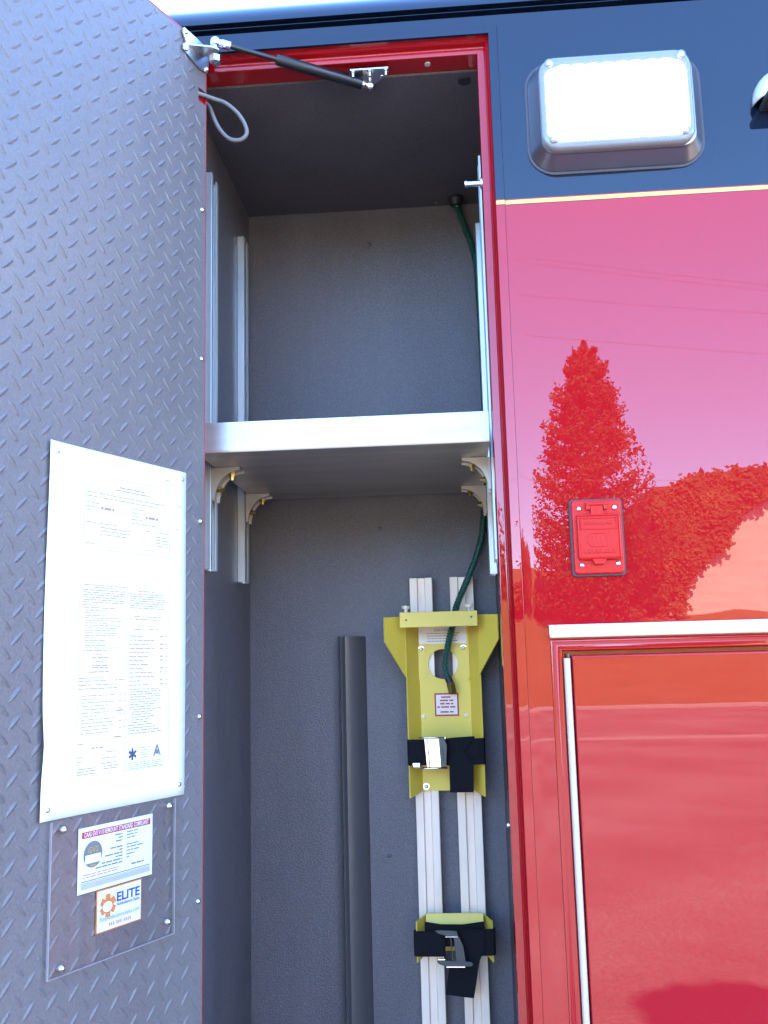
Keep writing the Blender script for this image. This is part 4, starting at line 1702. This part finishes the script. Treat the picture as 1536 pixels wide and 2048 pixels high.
def bush(name, x, y, zb, rx, ry, rz, label, seed, n_=3500, leafmat=None, trunk=True, lsz=(.10, .24)):
    random.seed(seed)
    t = thing(name, label, "tree", (x, y, zb))
    m = MB()
    m.tube([(x, y, zb - .3), (x, y, zb + rz * 1.0)], [.16, .08], 8)
    m.build("trunk", BARK, t)
    m = MB()
    lobes = [(Vector((x + random.uniform(-.55, .55) * rx, y + random.uniform(-.5, .5) * ry, zb + rz * random.uniform(.8, 1.6))), random.uniform(.35, .6)) for k in range(12)]
    for k in range(n_):
        c0, q = random.choice(lobes)
        d_ = Vector((random.gauss(0, 1), random.gauss(0, 1), random.gauss(0, 1))).normalized()
        rr = random.uniform(.55, 1.05)
        c = c0 + Vector((d_.x * rx * q, d_.y * ry * q, d_.z * rz * q)) * rr
        n2 = (d_ + Vector((random.gauss(0, .6), random.gauss(0, .6), random.gauss(0, .6)))).normalized()
        sz = random.uniform(*lsz)
        leaf_quad(m, c, n2, sz, sz * .55)
    m.build("crown", leafmat or LEAF, t, fix=False)
    return t


# pale building with a shaded end wall
bl = thing("plaster_building", "pale plaster building half hidden by ivy on top of the bank", "building", (18, -51, 3.0))
m = MB()
m.box(10.05, 30.0, -57.0, -46.6, 2.0, 9.75)
m.build("wall", PLASTER, bl)
m = MB()
m.box(9.9, 30.2, -57.2, -46.4, 9.75, 9.95)
m.build("roof", ROOF_AND_SHADE, bl)
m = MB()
m.box(9.95, 10.04, -54.5, -47.4, 3.0, 9.2)  # dark slab over the end wall, its colour standing in for shade
m.build("end_wall_shade", ROOF_AND_SHADE, bl)

# ivy over its near corner, thick and ragged
random.seed(8)
poly = [(9.55, 9.4), (10.62, 9.55), (11.75, 10.25), (13.08, 10.35), (14.53, 10.55), (16.5, 10.3), (19.5, 10.4), (19.6, 9.6), (15.8, 9.5), (14.3, 8.85), (13.5, 7.95), (13.05, 6.9), (12.15, 6.35), (11.4, 5.6), (11.0, 5.0),
        (10.9, 3.4), (10.75, 3.3), (10.72, 4.6), (10.45, 5.3), (10.15, 4.5), (10.0, 3.3), (9.75, 3.3), (9.85, 5.5), (9.95, 7.6)]


def inside(px, pz):
    c = False
    n = len(poly)
    for i in range(n):
        (x0, z0), (x1, z1) = poly[i], poly[(i + 1) % n]
        if (z0 > pz) != (z1 > pz) and px < (x1 - x0) * (pz - z0) / (z1 - z0) + x0:
            c = not c
    return c


m = MB()
k = 0
while k < 11000:
    px, pz = random.uniform(9.3, 20.0), random.uniform(3.2, 11.0)
    jx, jz = px + random.gauss(0, .16), pz + random.gauss(0, .16)
    if not inside(jx, jz):
        continue
    dep = random.uniform(.05, .75) * (1.0 + .35 * math.sin(2.1 * px) * math.sin(1.7 * pz))
    c = Vector((px, -46.55 + dep, pz))
    n_ = Vector((random.gauss(0, .5), 1.0, random.gauss(.3, .5))).normalized()
    sz = random.uniform(.10, .20)
    leaf_quad(m, c, n_, sz, sz * .6)
    k += 1
tag(m.build("ivy", IVY, fix=False), "ragged ivy climbing over the corner and roof edge of the pale building", "ivy")

bush("broadleaf_tree", -1.5, -47.5, 3.2, 3.6, 2.6, 2.6, "broad bushy tree left of the lone conifer", 31, 4500)
bush("broadleaf_tree", -9.5, -49.0, 3.3, 4.2, 2.8, 3.2, "larger bushy tree at the far left of the bank", 32, 4500, IVY)
bush("broadleaf_tree", 3.2, -46.5, 3.2, 1.7, 1.4, 1.0, "low shrub beside the conifer on the bank", 33, 2200, IVY)

# unseen tree added behind the ambulance, crown shaped to shade the asphalt in front
sh = SUN
k_ = (3.6 + 3.14) / sh.y
tx, ty, tz = 1.23 + sh.x * k_, 3.6, sh.z * k_
random.seed(77)
t = thing("added_shadow_tree", "round unseen tree added behind the ambulance to cast a shadow", "tree", (tx, ty, 0))
m = MB()
m.tube([(tx, ty, -.2), (tx, ty, tz - .2)], [.10, .06], 10)
m.build("trunk", BARK, t)
m = MB()
cc = Vector((tx, ty, tz))
m.sphere(tuple(cc), .40, 20, 12)
for k in range(4200):
    d_ = Vector((random.gauss(0, 1), random.gauss(0, 1), random.gauss(0, 1))).normalized()
    bump_ = 1 + .07 * math.sin(5 * d_.x + 2) * math.cos(6 * d_.z) + .05 * math.sin(11 * d_.x + 7 * d_.z)
    c = cc + d_ * (.455 * bump_ * random.uniform(.80, 1.0))
    n_ = (d_ + Vector((random.gauss(0, .7), random.gauss(0, .7), random.gauss(0, .7)))).normalized()
    sz = random.uniform(.03, .06)
    leaf_quad(m, c, n_, sz, sz * .6)
m.build("crown", LEAF, t, fix=False)

# overhead wires across the road
for (z0, z1, lab) in ((15.25, 13.75, "uppermost overhead wire above the road"), (15.05, 13.55, "overhead wire just below the uppermost one"), (13.85, 12.75, "third overhead wire from the top"),
                      (12.45, 11.35, "fourth overhead wire passing the tip of the conifer"), (7.45, 7.20, "low overhead wire crossing beside the conifer")):
    m = MB()
    pts = []
    for k in range(41):
        x = -24 + 64 * k / 40
        zz = z0 + (z1 - z0) * (x - 2.5) / 8.2
        sag = .0016 * (x - 6.5) ** 2
        pts.append((x, -30.0, zz + sag - .0016 * 20))
    m.tube(pts, .0055, 6)
    tag(m.build("overhead_wire", WIRE), lab, "wire", "overhead wires along the road")
